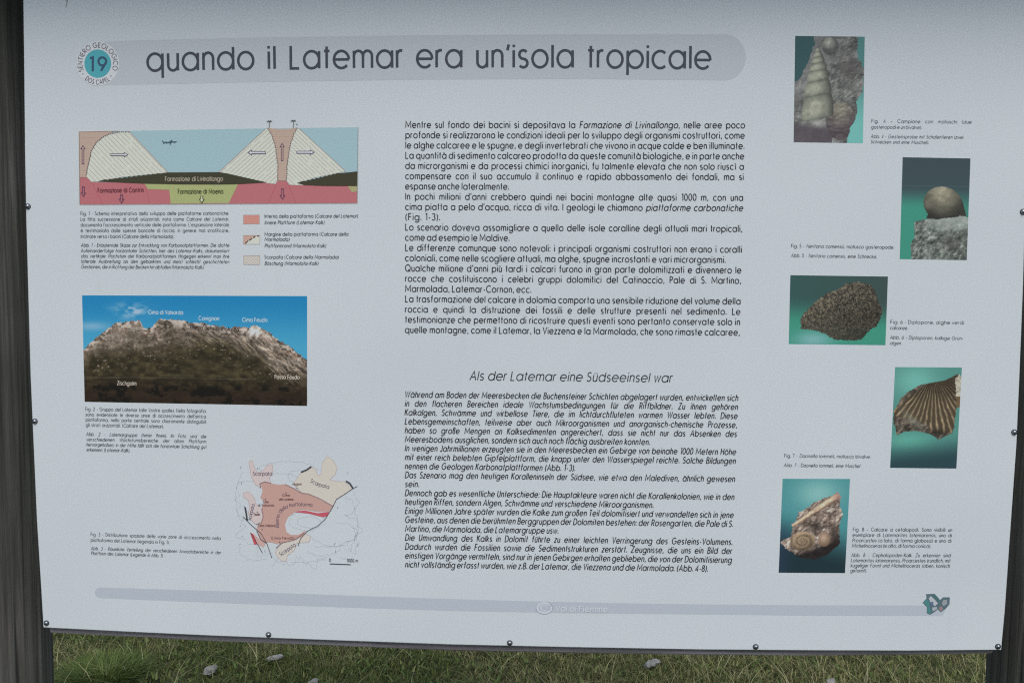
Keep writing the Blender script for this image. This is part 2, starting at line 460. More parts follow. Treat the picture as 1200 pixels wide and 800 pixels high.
def glyphs(X):
    r = X / 2; G = {}
    rw = r * 1.0
    bowl = arc(rw, r, rw, r, 0, 360, 20)
    S = 2 * rw
    G['a'] = [bowl, [(S, 0), (S, X)]]
    G['b'] = [bowl, [(0, 0), (0, 1)]]
    G['c'] = [arc(rw, r, rw, r, 48, 312, 15)]
    G['d'] = [bowl, [(S, 0), (S, 1)]]
    G['e'] = [[(0.02, r), (S, r)] , arc(rw, r, rw, r, 0, 318, 17)]
    G['f'] = [[(0.15, 0), (0.15, 0.82)] + arc(0.31, 0.82, 0.16, 0.18, 180, 80, 5)[1:], [(0.0, X), (0.32, X)]]
    G['g'] = [bowl, [(S, X), (S, -0.06)] + arc(rw, -0.06, rw, 0.27, 0, -150, 8)[1:]]
    w = 0.46 * X / 0.72
    arch = lambda x0, w: [(x0, X - w / 2 - 0.02)] + arc(x0 + w / 2, X - w / 2, w / 2, w / 2, 180, 0, 8)[0:] + [(x0 + w, 0)]
    G['h'] = [[(0, 0), (0, 1)], arch(0, w)]
    G['i'] = [[(0, 0), (0, X)], [(0, .9), (0, 1.01)]]
    G['j'] = [[(0.08, X), (0.08, -0.18), (0.02, -0.29), (-0.06, -0.3)], [(0.08, .9), (0.08, 1.01)]]
    G['k'] = [[(0, 0), (0, 1)], [(0.03, X * .42), (0.38, X)], [(0.14, X * .58), (0.42, 0)]]
    G['l'] = [[(0, 0), (0, 1)]]
    mw = w * 0.94
    G['m'] = [[(0, 0), (0, X)], arch(0, mw), arch(mw, mw)]
    G['n'] = [[(0, 0), (0, X)], arch(0, w)]
    G['o'] = [bowl]
    G['p'] = [bowl, [(0, -0.32), (0, X)]]
    G['q'] = [bowl, [(S, -0.32), (S, X)]]
    G['r'] = [[(0, 0), (0, X)], [(0, X - .22)] + arc(0.2, X - .2, .2, .2, 180, 70, 5)]
    sr = X / 4; sw = .19 * X / .72
    G['s'] = [arc(sw, 3 * sr, sw, sr, 35, 270, 9) + arc(sw, sr, sw * 1.06, sr, 90, -145, 9)[1:]]
    G['t'] = [[(0.13, 0), (0.13, 0.96)], [(0, X), (0.28, X)]]
    G['u'] = [[(0, X), (0, w / 2)] + arc(w / 2, w / 2, w / 2, w / 2, 180, 360, 8)[1:], [(w, 0), (w, X)]]
    G['v'] = [[(0, X), (.23, 0), (.46, X)]]
    G['w'] = [[(0, X), (.19, 0), (.37, X * .97), (.55, 0), (.74, X)]]
    G['x'] = [[(0, 0), (.4, X)], [(0, X), (.4, 0)]]
    G['y'] = [[(0, X), (.23, 0.02)], [(.46, X), (.12, -0.32)]]
    G['z'] = [[(0, X), (.38, X), (0, 0), (.4, 0)]]
    G['ß'] = [[(0, 0), (0, .8)] + arc(.17, .8, .17, .2, 180, -60, 9)[1:] + [(.18, .55)] + arc(.18, .27, .2, .27, 80, -110, 8)]
    dots = lambda a, b, y: [[(a, y), (a, y + .1)], [(b, y), (b, y + .1)]]
    G['ä'] = G['a'] + dots(r * .55, r * 1.35, X + .12)
    G['ö'] = G['o'] + dots(r * .6, r * 1.4, X + .12)
    G['ü'] = G['u'] + dots(w * .22, w * .78, X + .12)
    gr = lambda x: [[(x - .13, X + .27), (x + .04, X + .1)]]
    G['à'] = G['a'] + gr(r); G['è'] = G['e'] + gr(r); G['ù'] = G['u'] + gr(w / 2); G['ì'] = [G['i'][0]] + gr(0)
    # capitals
    O = arc(.44, .5, .44, .51, 0, 360, 26)
    G['A'] = [[(0, 0), (.36, 1), (.72, 0)], [(.13, .33), (.59, .33)]]
    G['B'] = [[(0, 0), (0, 1)], [(0, 1), (.22, 1)] + arc(.22, .765, .22, .235, 90, -90, 8)[1:] + [(0, .53)], [(0, .53), (.24, .53)] + arc(.24, .265, .25, .265, 90, -90, 8)[1:] + [(0, 0)]]
    G['C'] = [arc(.44, .5, .44, .51, 45, 315, 18)]
    G['D'] = [[(0, 0), (0, 1), (.22, 1)] + arc(.22, .5, .42, .5, 90, -90, 12)[1:] + [(0, 0)]]
    G['E'] = [[(.42, 1), (0, 1), (0, 0), (.44, 0)], [(0, .53), (.4, .53)]]
    G['F'] = [[(.42, 1), (0, 1), (0, 0)], [(0, .53), (.38, .53)]]
    G['G'] = [arc(.44, .5, .44, .51, 48, 360, 18), [(.46, .5), (.88, .5)]]
    G['H'] = [[(0, 0), (0, 1)], [(.56, 0), (.56, 1)], [(0, .53), (.56, .53)]]
    G['I'] = [[(0, 0), (0, 1)]]
    G['J'] = [[(.3, 1), (.3, .18)] + arc(.15, .18, .15, .19, 0, -170, 8)[1:]]
    G['K'] = [[(0, 0), (0, 1)], [(.02, .47), (.5, 1)], [(.15, .6), (.54, 0)]]
    G['L'] = [[(0, 1), (0, 0), (.42, 0)]]
    G['M'] = [[(0, 0), (.03, 1), (.46, .22), (.89, 1), (.92, 0)]]
    G['N'] = [[(0, 0), (0, 1), (.58, 0), (.58, 1)]]
    G['O'] = [O]
    G['P'] = [[(0, 0), (0, 1), (.22, 1)] + arc(.22, .74, .24, .26, 90, -90, 8)[1:] + [(0, .48)]]
    G['Q'] = [O, [(.5, .28), (.88, -.05)]]
    G['R'] = [[(0, 0), (0, 1), (.22, 1)] + arc(.22, .74, .24, .26, 90, -90, 8)[1:] + [(0, .48)], [(.2, .48), (.48, 0)]]
    G['S'] = [arc(.23, .76, .2, .24, 30, 270, 10) + arc(.23, .265, .24, .265, 90, -150, 10)[1:]]
    G['T'] = [[(.25, 0), (.25, 1)], [(0, 1), (.5, 1)]]
    G['U'] = [[(0, 1), (0, .27)] + arc(.26, .27, .26, .28, 180, 360, 9)[1:] + [(.52, 1)]]
    G['V'] = [[(0, 1), (.32, 0), (.64, 1)]]
    G['W'] = [[(0, 1), (.25, 0), (.48, .95), (.71, 0), (.96, 1)]]
    G['X'] = [[(0, 0), (.54, 1)], [(0, 1), (.54, 0)]]
    G['Y'] = [[(0, 1), (.28, .45), (.56, 1)], [(.28, .45), (.28, 0)]]
    G['Z'] = [[(0, 1), (.5, 1), (0, 0), (.52, 0)]]
    # figures
    G['0'] = [arc(.27, .5, .27, .5, 0, 360, 20)]
    G['1'] = [[(0, .93), (.2, 1), (.2, 0)]]
    G['2'] = [arc(.25, .73, .24, .27, 165, -35, 9) + [(0, 0), (.5, 0)]]
    G['3'] = [arc(.23, .76, .21, .24, 150, -80, 9), arc(.23, .265, .25, .265, 80, -150, 9)]
    G['4'] = [[(.4, 0), (.4, 1), (0, .25), (.52, .25)]]
    G['5'] = [[(.44, 1), (.12, 1), (.06, .55)] + arc(.23, .31, .25, .31, 120, -150, 10)]
    G['6'] = [arc(.26, .3, .26, .3, 0, 360, 16), [(.37, 1), (.04, .42)]]
    G['7'] = [[(0, 1), (.48, 1), (.12, 0)]]
    G['8'] = [arc(.25, .76, .2, .24, 0, 360, 14), arc(.25, .27, .25, .27, 0, 360, 14)]
    G['9'] = [arc(.26, .7, .26, .3, 0, 360, 16), [(.5, .6), (.17, 0)]]
    G['.'] = [[(0, 0), (0, .16)]]
    G[','] = [[(.06, .12), (0, -.12)]]
    G[':'] = [[(0, 0), (0, .13)], [(0, X - .13), (0, X)]]
    G[';'] = [[(.05, .12), (0, -.12)], [(.05, X - .13), (.05, X)]]
    G['('] = [arc(.4, .4, .4, .68, 130, 230, 6)]
    G[')'] = [arc(-.24, .4, .4, .68, 50, -50, 6)]
    G['-'] = [[(0, .35), (.24, .35)]]
    G['–'] = [[(0, .35), (.42, .35)]]
    G["'"] = [[(.08, 1.02), (0, .76)]]
    G['/'] = [[(0, -.1), (.36, 1.05)]]
    return G

_cache = {}
def font(X):
    if X not in _cache:
        G = glyphs(X); out = {}
        for k, st in G.items():
            xs = [p[0] for s in st for p in s]
            out[k] = (st, min(xs), max(xs))
        _cache[X] = out
    return _cache[X]
ROUND_L = set('acdegoqOCGQ0689ö'); ROUND_R = set('bceopOQDBP0356890ö')
OPEN = set("vwxyzVWXYAkKTfrt'")
def bearings(ch):
    l = .085 if ch not in ROUND_L else .055
    q = .085 if ch not in ROUND_R else .055
    if ch in OPEN: l, q = l * .6, q * .55
    return l, q
SPACE = .27

def text_width(s, X, sw):
    f = font(X); w = 0; n = 0
    for ch in s.replace('*', ''):
        if ch == ' ': n += 1; continue
        l, q = bearings(ch)
        w += l + q + f[ch][2] - f[ch][1] + sw
    return w, n

def write(I, s, base, cap, c, sw=.12, X=.7, italic=0.0, fit=True, layer=3, w=WHITE, hs=None):
    """Set one line of lettering. base: polyline of the baseline; *...* marks italics; fit: spread the words to the line's end."""
    f = font(X)
    bp = np.asarray(base, float)
    seg = np.linalg.norm(np.diff(bp, axis=0), axis=1); cum = np.concatenate([[0], np.cumsum(seg)])
    total = cum[-1] / cap
    nat, nsp = text_width(s, X, sw)
    k = 1.0 if hs is None else hs; sp = SPACE
    if hs is None and fit and nsp: k = min(1.15, (total - .34 * nsp) / nat)
    if fit:
        if nsp:
            sp = (total - nat * k) / nsp
            if sp < .22:
                sp = .22; k = (total - sp * nsp) / nat
            elif nsp < 3 and sp > .5:
                sp = .42; k = (total - sp * nsp) / nat
            elif sp > 1.3:
                sp = 1.3; k = (total - sp * nsp) / nat
        else:
            k = total / nat
    def at(d, y, tilt):
        d = d * cap
        i = int(np.clip(np.searchsorted(cum, d) - 1, 0, len(seg) - 1))
        t = (bp[i + 1] - bp[i]) / seg[i]
        p = bp[i] + t * (d - cum[i])
        up = np.array((t[1], -t[0]))
        return p + up * y * cap
    pos = 0.0; it = italic
    for ch in s:
        if ch == '*':
            it = 0.16 if it == 0 else 0.0; continue
        if ch == ' ': pos += sp; continue
        st, x0, x1 = f[ch]; l, q = bearings(ch)
        ox = pos + (l + sw / 2) * k
        for m, stroke in enumerate(st):
            pts = [at(ox + ((x - x0)) * k + it * y, y, 0) for x, y in stroke]
            if len(pts) > 5 and np.hypot(*(pts[0] - pts[-1])) < 1e-6: pts[-1] = pts[0]
            I.line(pts, sw * cap, c, layer + .25 * m, w)
        pos += (l + q + x1 - x0 + sw) * k

def L(x0, y0, x1, y1): return [(x0, y0), (x1, y1)]

INK_TEXT = (36, 36, 42)
def block(name, lines, cap, c=INK_TEXT, parent=board, space=.34, **kw):
    I = Ink()
    ks = []
    for ln in lines:                                  # one letter width for the whole block, the word spaces take up the rest
        nat, nsp = text_width(ln[0], kw.get('X', .7), kw.get('sw', .12))
        d = np.diff(np.asarray(ln[1], float), axis=0)
        if nsp: ks.append((np.linalg.norm(d, axis=1).sum() / cap - space * nsp) / nat)
    hs = float(np.percentile(ks, 30)) if ks else 1.0
    for ln in lines:
        s, base = ln[0], ln[1]
        k = dict(kw); k['hs'] = hs; k.update(ln[2] if len(ln) > 2 else {})
        write(I, s, base, cap, c, **k)
    return I.build(name, parent)

# ---- title bar
I = Ink()
topc = [(122, 49.2), (160, 47.4), (330, 43.6), (500, 41.4), (680, 40.4), (850, 40.6)]
end = [(850 + 24 * math.cos(math.radians(a)), 67.4 - 26.8 * math.sin(math.radians(a))) for a in range(80, -81, -10)]
botc = [(850, 94.4), (680, 92.6), (500, 93.4), (330, 95.8), (160, 99.2), (122, 99.9)]
I.poly(topc + end + botc, (146, 151, 155), 1, (157, 163, 166))
title_bar = I.build('title_bar', board)
block('title', [("quando il Latemar era un'isola tropicale", [(170.5, 83.4), (330, 80.6), (500, 79.2), (690, 79.3), (835, 80.8)])], 26.3,
      (50, 54, 60), title_bar, space=.47, sw=.118, X=.765, w=(150, 156, 160))

# dark run mark at the top
I = Ink()
I.line([(79.2, -3), (78.6, 4), (77.2, 9)], 1.0, (118, 124, 126), 1)
I.line([(76.5, -2), (77.8, 2)], .8, (124, 129, 130), 1.4)
I.build('stain', panel)

# ---- round trail badge
def ring_text(I, s, cx, cy, rad, cap, a0, a1, c, outward=True, sw=.13):
    f = font(.7)
    tot = sum((f[ch][2] - f[ch][1] + .16 + sw) if ch != ' ' else .4 for ch in s)
    pos = 0
    for ch in s:
        wd = (f[ch][2] - f[ch][1] + .16 + sw) if ch != ' ' else .4
        if ch != ' ':
            for m, st in enumerate(f[ch][0]):
                pts = []
                for x, y in st:
                    a = math.radians(a0 + (a1 - a0) * (pos + .08 + sw / 2 + x - f[ch][1]) / tot)
                    rr = rad + y * cap if outward else rad - y * cap
                    pts.append((cx + rr * math.cos(a), cy - rr * math.sin(a) * 1.04))
                I.line(pts, sw * cap, c, 4 + .2 * m, WB)
        pos += wd
WB = (152, 158, 162)
bcx, bcy = 114.7, 74.9
I = Ink()
I.poly([(bcx + 25 * math.cos(a), bcy + 26 * math.sin(a)) for a in np.linspace(0, 2 * math.pi, 48)[:-1]], (158, 163, 165), 2.2, WB)
badge = I.build('trail_badge', board)
I = Ink()
I.poly([(bcx + 15.7 * math.cos(a), bcy + 16.6 * math.sin(a)) for a in np.linspace(0, 2 * math.pi, 48)[:-1]], (62, 128, 136), 3, WB)
I.build('disc', badge)
I = Ink()
ring_text(I, 'SENTIERO GEOLOGICO', bcx, bcy, 18.3, 5.2, 206, -23, (78, 72, 80), sw=.14)
ring_text(I, 'DOS CAPEL', bcx, bcy, 23.3, 5.0, 229, 309, (78, 72, 80), outward=False, sw=.14)
for a in (214, 318):
    q = (bcx + 21 * math.cos(math.radians(a)), bcy - 21.6 * math.sin(math.radians(a)))
    I.line([(q[0] - .6, q[1]), (q[0] + .6, q[1])], 1.2, (78, 72, 80), 4, WB)
I.build('ring_lettering', badge)
I = Ink()
write(I, '1', L(103.0, 83.8, 109.2, 83.8), 16.2, (44, 62, 82), sw=.16, X=.7, fit=False, layer=4, w=WB)
write(I, '9', L(113.2, 83.4, 127, 83.4), 15.8, (44, 62, 82), sw=.16, X=.7, fit=False, layer=4, w=WB, hs=1.1)
I.build('number', badge)

# ---- main text
IT = ["Mentre sul fondo dei bacini si depositava la *Formazione di Livinallongo*, nelle aree poco",
"profonde si realizzarono le condizioni ideali per lo sviluppo degli organismi costruttori, come",
"le alghe calcaree e le spugne, e degli invertebrati che vivono in acque calde e ben illuminate.",
"La quantità di sedimento calcareo prodotta da queste comunità biologiche, e in parte anche",
"da microrganismi e da processi chimici inorganici, fu talmente elevata che non solo riuscì a",
"compensare con il suo accumulo il continuo e rapido abbassamento dei fondali, ma si",
"espanse anche lateralmente.",
"In pochi milioni d'anni crebbero quindi nei bacini montagne alte quasi 1000 m, con una",
"cima piatta a pelo d'acqua, ricca di vita. I geologi le chiamano *piattaforme carbonatiche*",
"(Fig. 1-3).",
"Lo scenario doveva assomigliare a quello delle isole coralline degli attuali mari tropicali,",
"come ad esempio le Maldive.",
"Le differenze comunque sono notevoli: i principali organismi costruttori non erano i coralli",
"coloniali, come nelle scogliere attuali, ma alghe, spugne incrostanti e vari microrganismi.",
"Qualche milione d'anni più tardi i calcari furono in gran parte dolomitizzati e divennero le",
"rocce che costituiscono i celebri gruppi dolomitici del Catinaccio, Pale di S. Martino,",
"Marmolada, Latemar-Cornon, ecc.",
"La trasformazione del calcare in dolomia comporta una sensibile riduzione del volume della",
"roccia e quindi la distruzione dei fossili e delle strutture presenti nel sedimento. Le",
"testimonianze che permettono di ricostruire questi eventi sono pertanto conservate solo in",
"quelle montagne, come il Latemar, la Viezzena e la Marmolada, che sono rimaste calcaree,"]
ends = {6: 597, 9: 516.3, 11: 597.6, 13: 850.7, 16: 623}
lines = []
for i, s in enumerate(IT):
    t = i / 20
    x0, x1 = 474.6 - .4 * t, 873.4 - 6.0 * t
    y0 = 149.8 + 239.9 * t; dy = .5 + 2.6 * t
    xe = ends.get(i, x1)
    lines.append((s, L(x0, y0, xe, y0 + dy * (xe - x0) / (x1 - x0))))
block('italian_text', lines, 7.6, space=.29, sw=.135, X=.67)
DE = ["Während am Boden der Meeresbecken die Buchensteiner Schichten abgelagert wurden, entwickelten sich",
"in den flacheren Bereichen ideale Wachstumsbedingungen für die Riffbildner. Zu ihnen gehören",
"Kalkalgen, Schwämme und wirbellose Tiere, die im lichtdurchfluteten warmen Wasser lebten. Diese",
"Lebensgemeinschaften, teilweise aber auch Mikroorganismen und anorganisch-chemische Prozesse,",
"haben so große Mengen an Kalksedimenten angereichert, dass sie nicht nur das Absenken des",
"Meeresbodens ausglichen, sondern sich auch noch flächig ausbreiten konnten.",
"In wenigen Jahrmillionen erzeugten sie in den Meeresbecken ein Gebirge von beinahe 1000 Metern Höhe",
"mit einer reich belebten Gipfelplattform, die knapp unter den Wasserspiegel reichte. Solche Bildungen",
"nennen die Geologen Karbonatplattformen (Abb. 1-3).",
"Das Szenario mag den heutigen Koralleninseln der Südsee, wie etwa den Malediven, ähnlich gewesen",
"sein.",
"Dennoch gab es wesentliche Unterschiede: Die Hauptakteure waren nicht die Korallenkolonien, wie in den",
"heutigen Riffen, sondern Algen, Schwämme und verschiedene Mikroorganismen.",
"Einige Millionen Jahre später wurden die Kalke zum großen Teil dolomitisiert und verwandelten sich in jene",
"Gesteine, aus denen die berühmten Berggruppen der Dolomiten bestehen: der Rosengarten, die Pale di S.",
"Martino, die Marmolada, die Latemargruppe usw.",
"Die Umwandlung des Kalks in Dolomit führte zu einer leichten Verringerung des Gesteins-Volumens.",
"Dadurch wurden die Fossilien sowie die Sedimentstrukturen zerstört. Zeugnisse, die uns ein Bild der",
"einstigen Vorgänge vermitteln, sind nur in jenen Gebirgen erhalten geblieben, die von der Dolomitisierung",
"nicht vollständig erfasst wurden, wie z.B. der Latemar, die Viezzena und die Marmolada. (Abb. 4-8)."]
ends = {5: 761.8, 8: 674.3, 10: 491.5, 12: 766, 15: 654.6, 19: 829.9}
lines = []
for i, s in enumerate(DE):
    t = i / 19
    x0, x1 = 473.8 + .4 * t, 865.2 - 8.0 * t
    y0 = 465.3 + 198.8 * t; dy = 4.0 + 1.3 * t
    xe = ends.get(i, x1)
    lines.append((s, L(x0, y0, xe, y0 + dy * (xe - x0) / (x1 - x0))))
block('german_text', lines, 7.1, space=.28, sw=.138, X=.67, italic=.15)
block('german_heading', [("Als der Latemar eine Südseeinsel war", L(549.5, 445.0, 788, 447.6))], 10.4, (40, 42, 48), sw=.105, X=.72, italic=.17)

# ---- captions
CAPTION = (18, 20, 28)
def caption(lines, cap=4.5, w=WHITE, c=CAPTION):
    block('caption', lines, cap * .9, c, sw=.10, X=.66, w=w, space=.42)
def it(s, *b): return (s, L(*b), {'italic': .16})
def ro(s, *b): return (s, L(*b))
caption([ro("Fig. 1 - Schema interpretativo dello sviluppo delle piattaforme carbonatiche.", 94.2, 252.2, 268.8, 251.7),
 ro("La fitta successione di strati orizzontali, nota come *Calcare del Latemar*,", 94.2, 258.8, 268.8, 258.5),
 ro("documenta l'accrescimento verticale delle piattaforme. L'espansione laterale", 94.3, 265.4, 268.8, 265.2),
 ro("è testimoniata dalle spesse bancate di roccia, in genere mal stratificate,", 94.4, 272.0, 268.8, 272.0),
 ro("inclinate verso i bacini (*Calcare della Marmolada*).", 94.4, 278.8, 204.2, 279)])
caption([it("Abb. 1 - Erläuternde Skizze zur Entwicklung von Karbonatplattformen. Die dichte", 94.6, 289.2, 268.8, 289.2),
 it("Aufeinanderfolge horizontaler Schichten, hier des Latemar-Kalks, dokumentiert", 94.7, 295.6, 268.8, 295.8),
 it("das vertikale Wachstum der Karbonatplattformen. Hingegen erkennt man ihre", 94.8, 301.8, 268.8, 302.2),
 it("laterale Ausbreitung an den gebankten und meist schlecht geschichteten", 94.9, 308.0, 268.8, 308.6),
 it("Gesteinen, die in Richtung der Becken hin abfallen (Marmolata-Kalk).", 95, 314.4, 239.4, 315)])
caption([ro("Fig. 2 - Gruppo del Latemar (alle Vostre spalle). Nella fotografia", 100, 480.9, 241.2, 483.2),
 ro("sono evidenziate le diverse aree di accrescimento dell'antica", 100.2, 487.2, 241.6, 489.6),
 ro("piattaforma; nella parte centrale sono chiaramente distinguibili", 100.3, 493.2, 241.8, 495.8),
 ro("gli strati orizzontali. (*Calcare del Latemar*).", 100.5, 499.3, 192, 501.2)])
caption([it("Abb. 2 - Latemargruppe (hinter Ihnen). Im Foto sind die", 100.8, 510.2, 241.8, 513),
 it("verschiedenen Wachstumsbereiche der alten Plattform", 100.9, 516.3, 241.8, 518.9),
 it("hervorgehoben; in der Mitte läßt sich die horizontale Schichtung gut", 101, 522.3, 242, 525.2),
 it("erkennen (Latemar-Kalk).", 101.2, 528.4, 152.4, 529.4)])
caption([ro("Fig. 3 - Distribuzione spaziale delle varie zone di accrescimento nella", 106, 627.3, 258.8, 632),
 ro("piattaforma del Latemar (legenda in Fig. 1).", 106.2, 633.9, 198.7, 636.8)], 4.3)
caption([it("Abb. 3 - Räumliche Verteilung der verschiedenen Anwachsbereiche in der", 106.4, 643.8, 259, 648.7),
 it("Plattform des Latemar (Legende in Abb. 1).", 106.6, 649.4, 191.2, 652.3)], 4.3)
WR = (152, 159, 163)
caption([ro("Fig. 4 – Campione con molluschi (due", 1020.8, 143.9, 1139, 144.9),
 ro("gasteropodi e un bivalve).", 1020.6, 150.7, 1080.5, 151.3)], 4.4, WR, (48, 50, 58))
caption([it("Abb. 4 - Gesteinsprobe mit Schalentieren (zwei", 1020, 161.8, 1129, 162.8),
 it("Schnecken und eine Muschel).", 1020, 168, 1088.5, 168.9)], 4.4, WR, (48, 50, 58))
caption([ro("Fig. 5 - *Neritaria comensis*, mollusco gasteropode.", 926.8, 290, 1048, 291.6)], 4.5)
caption([it("Abb. 5 - Neritaria comensis, eine Schnecke.", 926.6, 301.2, 1027.5, 302.6)], 4.5)
caption([ro("Fig. 6 - Diplopore, alghe verdi", 1043, 378.9, 1130, 379.9), ro("calcaree.", 1042.9, 385.8, 1064.2, 386.1)], 4.4)
caption([it("Abb. 6 - Diploporen, kalkige Grün-", 1042.6, 397, 1128.8, 398.1), it("algen", 1042.5, 403.6, 1055.6, 403.8)], 4.4)
caption([ro("Fig. 7 - *Daonella lommeli*, mollusco bivalve.", 918.8, 535.4, 1020.5, 536.6)], 4.4)
caption([it("Abb. 7 - Daonella lommeli, eine Muschel", 918.2, 546.5, 1008, 547.5)], 4.4)
caption([ro("Fig. 8 – Calcare a cefalopodi. Sono visibili un", 999.1, 621.8, 1116, 622.3),
 ro("esemplare di *Latemarites latemarensis*, uno di", 998.8, 628.2, 1115.6, 628.7),
 ro("*Proarcestes* (a lato, di forma globosa) e uno di", 998.4, 634.5, 1115, 635),
 ro("*Michelinoceras* (in alto, di forma conica).", 998, 640.8, 1091.3, 641.2)], 4.6)
caption([it("Abb. 8 - Cephalopoden-Kalk. Zu erkennen sind", 997.2, 651.8, 1114, 652.2),
 it("Latemarites latemarensis, Proarcestes (rundlich, mit", 996.8, 657.9, 1113.7, 658.4),
 it("kugeliger Form) und Michelinoceras (oben, konisch", 996.5, 663.9, 1113, 664.5),
 it("geformt).", 996.2, 669.8, 1015.4, 670)], 4.6)

# ---- figure 1: section through the platforms
def D1(x, y): return (85 + x / 6.857, 135 + y / 6.857)
def D2(x, y): return (255 + x / 6.857, 135 + y / 6.857)
def many(f, pts): return [f(*p) for p in pts]
def jag(a, b, n, h):
    a = np.array(a); b = np.array(b); out = []
    for i in range(n):
        p = a + (b - a) * i / n; q = a + (b - a) * (i + .75) / n
        out += [tuple(p), (q[0], p[1] + h)]
    return out
TLc, TRc, BRc, BLc = (93, 154.7), (419.8, 149.1), (418.7, 238), (93.8, 239.7)
I = Ink()
seaside = [TLc] + [(93 + 326.8 * i / 60, 154.7 - 5.6 * i / 60 - .5 * math.sin(math.pi * i / 60) + .35 * (i % 2)) for i in range(1, 60)] + [TRc, BRc, BLc]
I.poly(seaside, (142, 172, 182), 1)
diagram = I.build('section_diagram', board)
I = Ink()
I.poly(many(D1, [(58, 498), (115, 498), (150, 538), (575, 543)]) + many(D2, [(0, 560), (470, 540), (488, 528), (552, 528), (580, 558), (1124, 568)]) + [BRc, BLc], (164, 102, 108), 2)
for a, b in ((D1(160, 540), D1(240, 712)), (D1(580, 548), D1(622, 712)), (D2(478, 530), D2(410, 706)), (D2(562, 540), D2(628, 706)), (D2(1045, 570), D2(1095, 640))):
    I.line([a, b], .5, (160, 80, 95), 2.6)
I.build('pink_bedrock', diagram)
I = Ink()
I.poly(many(D1, [(575, 545), (850, 558)]) + many(D2, [(0, 560), (165, 555), (90, 707)]) + many(D1, [(790, 712), (778, 600), (608, 595)]), (150, 160, 112), 3)
I.build('green_basin', diagram)
I = Ink()
I.poly(many(D2, [(1045, 570), (1124, 568), (1122, 610), (1080, 622)]), (150, 150, 112), 3)
I.build('green_basin', diagram)
def striped(name, poly, c, hatch, slope, n, hc, parent):
    I = Ink(); I.poly(poly, c, 4)
    P = np.array(poly); lo = P.min(0); hi = P.max(0)
    span = (hi[0] - lo[0]) + (hi[1] - lo[1]) * abs(1 / slope)
    rng = random.Random(len(poly))
    for k in range(n):
        xs = lo[0] - (hi[1] - lo[1]) * abs(1 / slope) + span * k / n
        if slope < 0: xs = lo[0] + span * k / n
        y = np.arange(lo[1], hi[1], .35); x = xs + (y - lo[1]) / slope
        if slope < 0: x = xs - (y - lo[1]) / abs(slope)
        ok = inside(x, y, poly)
        s = None
        for i in range(len(y)):
            if ok[i] and s is None: s = i
            if (not ok[i] or i == len(y) - 1) and s is not None:
                a = s
                while a < i - 4:
                    b = min(i - 1, a + rng.randint(14, 60))
                    I.line([(x[a], y[a]), (x[b], y[b])], .45, hc, 4.6)
                    a = b + rng.choice((0, 0, 5, 9))
                s = None
    return I.build(name, parent)
SL = (198, 193, 186); HC = (150, 140, 136)
striped('reef_slope', many(D1, [(300, 152), (375, 135), (460, 135), (765, 460), (720, 466), (400, 497), (205, 535), (150, 535), (112, 492), (130, 400), (155, 290), (195, 220), (250, 175)]), SL, 0, 1.05, 26, HC, diagram)
striped('reef_slope', many(D2, [(385, 112), (410, 110), (440, 170), (468, 260), (485, 400), (482, 530), (465, 554), (400, 547), (250, 512), (110, 482), (12, 458)]), SL, 0, -0.9, 24, HC, diagram)
striped('reef_slope', many(D2, [(620, 116), (655, 108), (1030, 452), (990, 460), (780, 504), (645, 547), (690, 564), (575, 560), (553, 522), (560, 400), (585, 240), (608, 160)]), SL, 0, 0.93, 26, HC, diagram)
INN = (166, 150, 140)
I = Ink()
I.poly(many(D1, [(55, 135), (330, 130), (300, 150), (250, 173), (192, 220), (152, 290), (127, 400), (110, 500), (58, 500)]), INN, 5)
for k in range(9):
    y = 130 + k * 44
    I.line([D1(57, y + 8), D1(max(70, 290 - k * 52 if k < 3 else 165 - k * 7), y + 6)], .35, (172, 138, 128), 5.4)
I.build('platform_interior', diagram)
I = Ink()
I.poly(many(D2, [(402, 100), (455, 110), (520, 113), (585, 110), (640, 100), (612, 155), (585, 240), (560, 400), (555, 527), (480, 527), (485, 400), (467, 260), (438, 165)]), INN, 5)
for k in range(9):
    y = 130 + k * 44
    I.line([D2(440 + k * 5, y), D2(606 - k * 6, y)], .35, (172, 138, 128), 5.4)
I.build('platform_interior', diagram)
I = Ink()
OL = (58, 58, 44)
I.poly(many(D1, [(205, 533)]) + jag(D1(260, 516), D1(720, 463), 12, .5) + many(D1, [(760, 461)]) + many(D2, [(12, 458)]) + jag(D2(60, 466), D2(410, 545), 10, .5) +
       many(D2, [(130, 556), (0, 557)]) + many(D1, [(850, 556), (600, 551), (300, 537)]), OL, 6)
I.build('dark_basin_layer', diagram)
I = Ink()
I.poly(many(D2, [(640, 545)]) + jag(D2(690, 528), D2(990, 457), 9, .45) + many(D2, [(1126, 452), (1124, 569), (860, 568), (700, 562)]), OL, 6)
I.build('dark_basin_layer', diagram)
I = Ink()
def dashes(pts, step, ln, wd, c):
    p = np.array(pts); seg = np.linalg.norm(np.diff(p, axis=0), axis=1); cum = np.concatenate([[0], np.cumsum(seg)])
    d = 0
    while d < cum[-1] - ln:
        q = [(np.interp(t, cum, p[:, 0]), np.interp(t, cum, p[:, 1])) for t in (d, d + ln)]
        j = random.uniform(-.4, .4)
        I.line([(q[0][0] + j, q[0][1]), (q[1][0] + j, q[1][1])], wd, c, 6.5)
        d += step
DC = (92, 80, 82)
dashes(many(D1, [(460, 135), (375, 136), (300, 152), (250, 175), (193, 220), (153, 290), (128, 400), (110, 495)]), 2.2, 1.2, 1.2, DC)
I.line(many(D1, [(460, 135), (765, 458)]), .5, (150, 130, 125), 6.3)
I.build('reef_margin', diagram); I = Ink()
dashes(many(D2, [(405, 105), (440, 168), (467, 260), (486, 400), (482, 528)]), 2.2, 1.2, 1.2, DC)
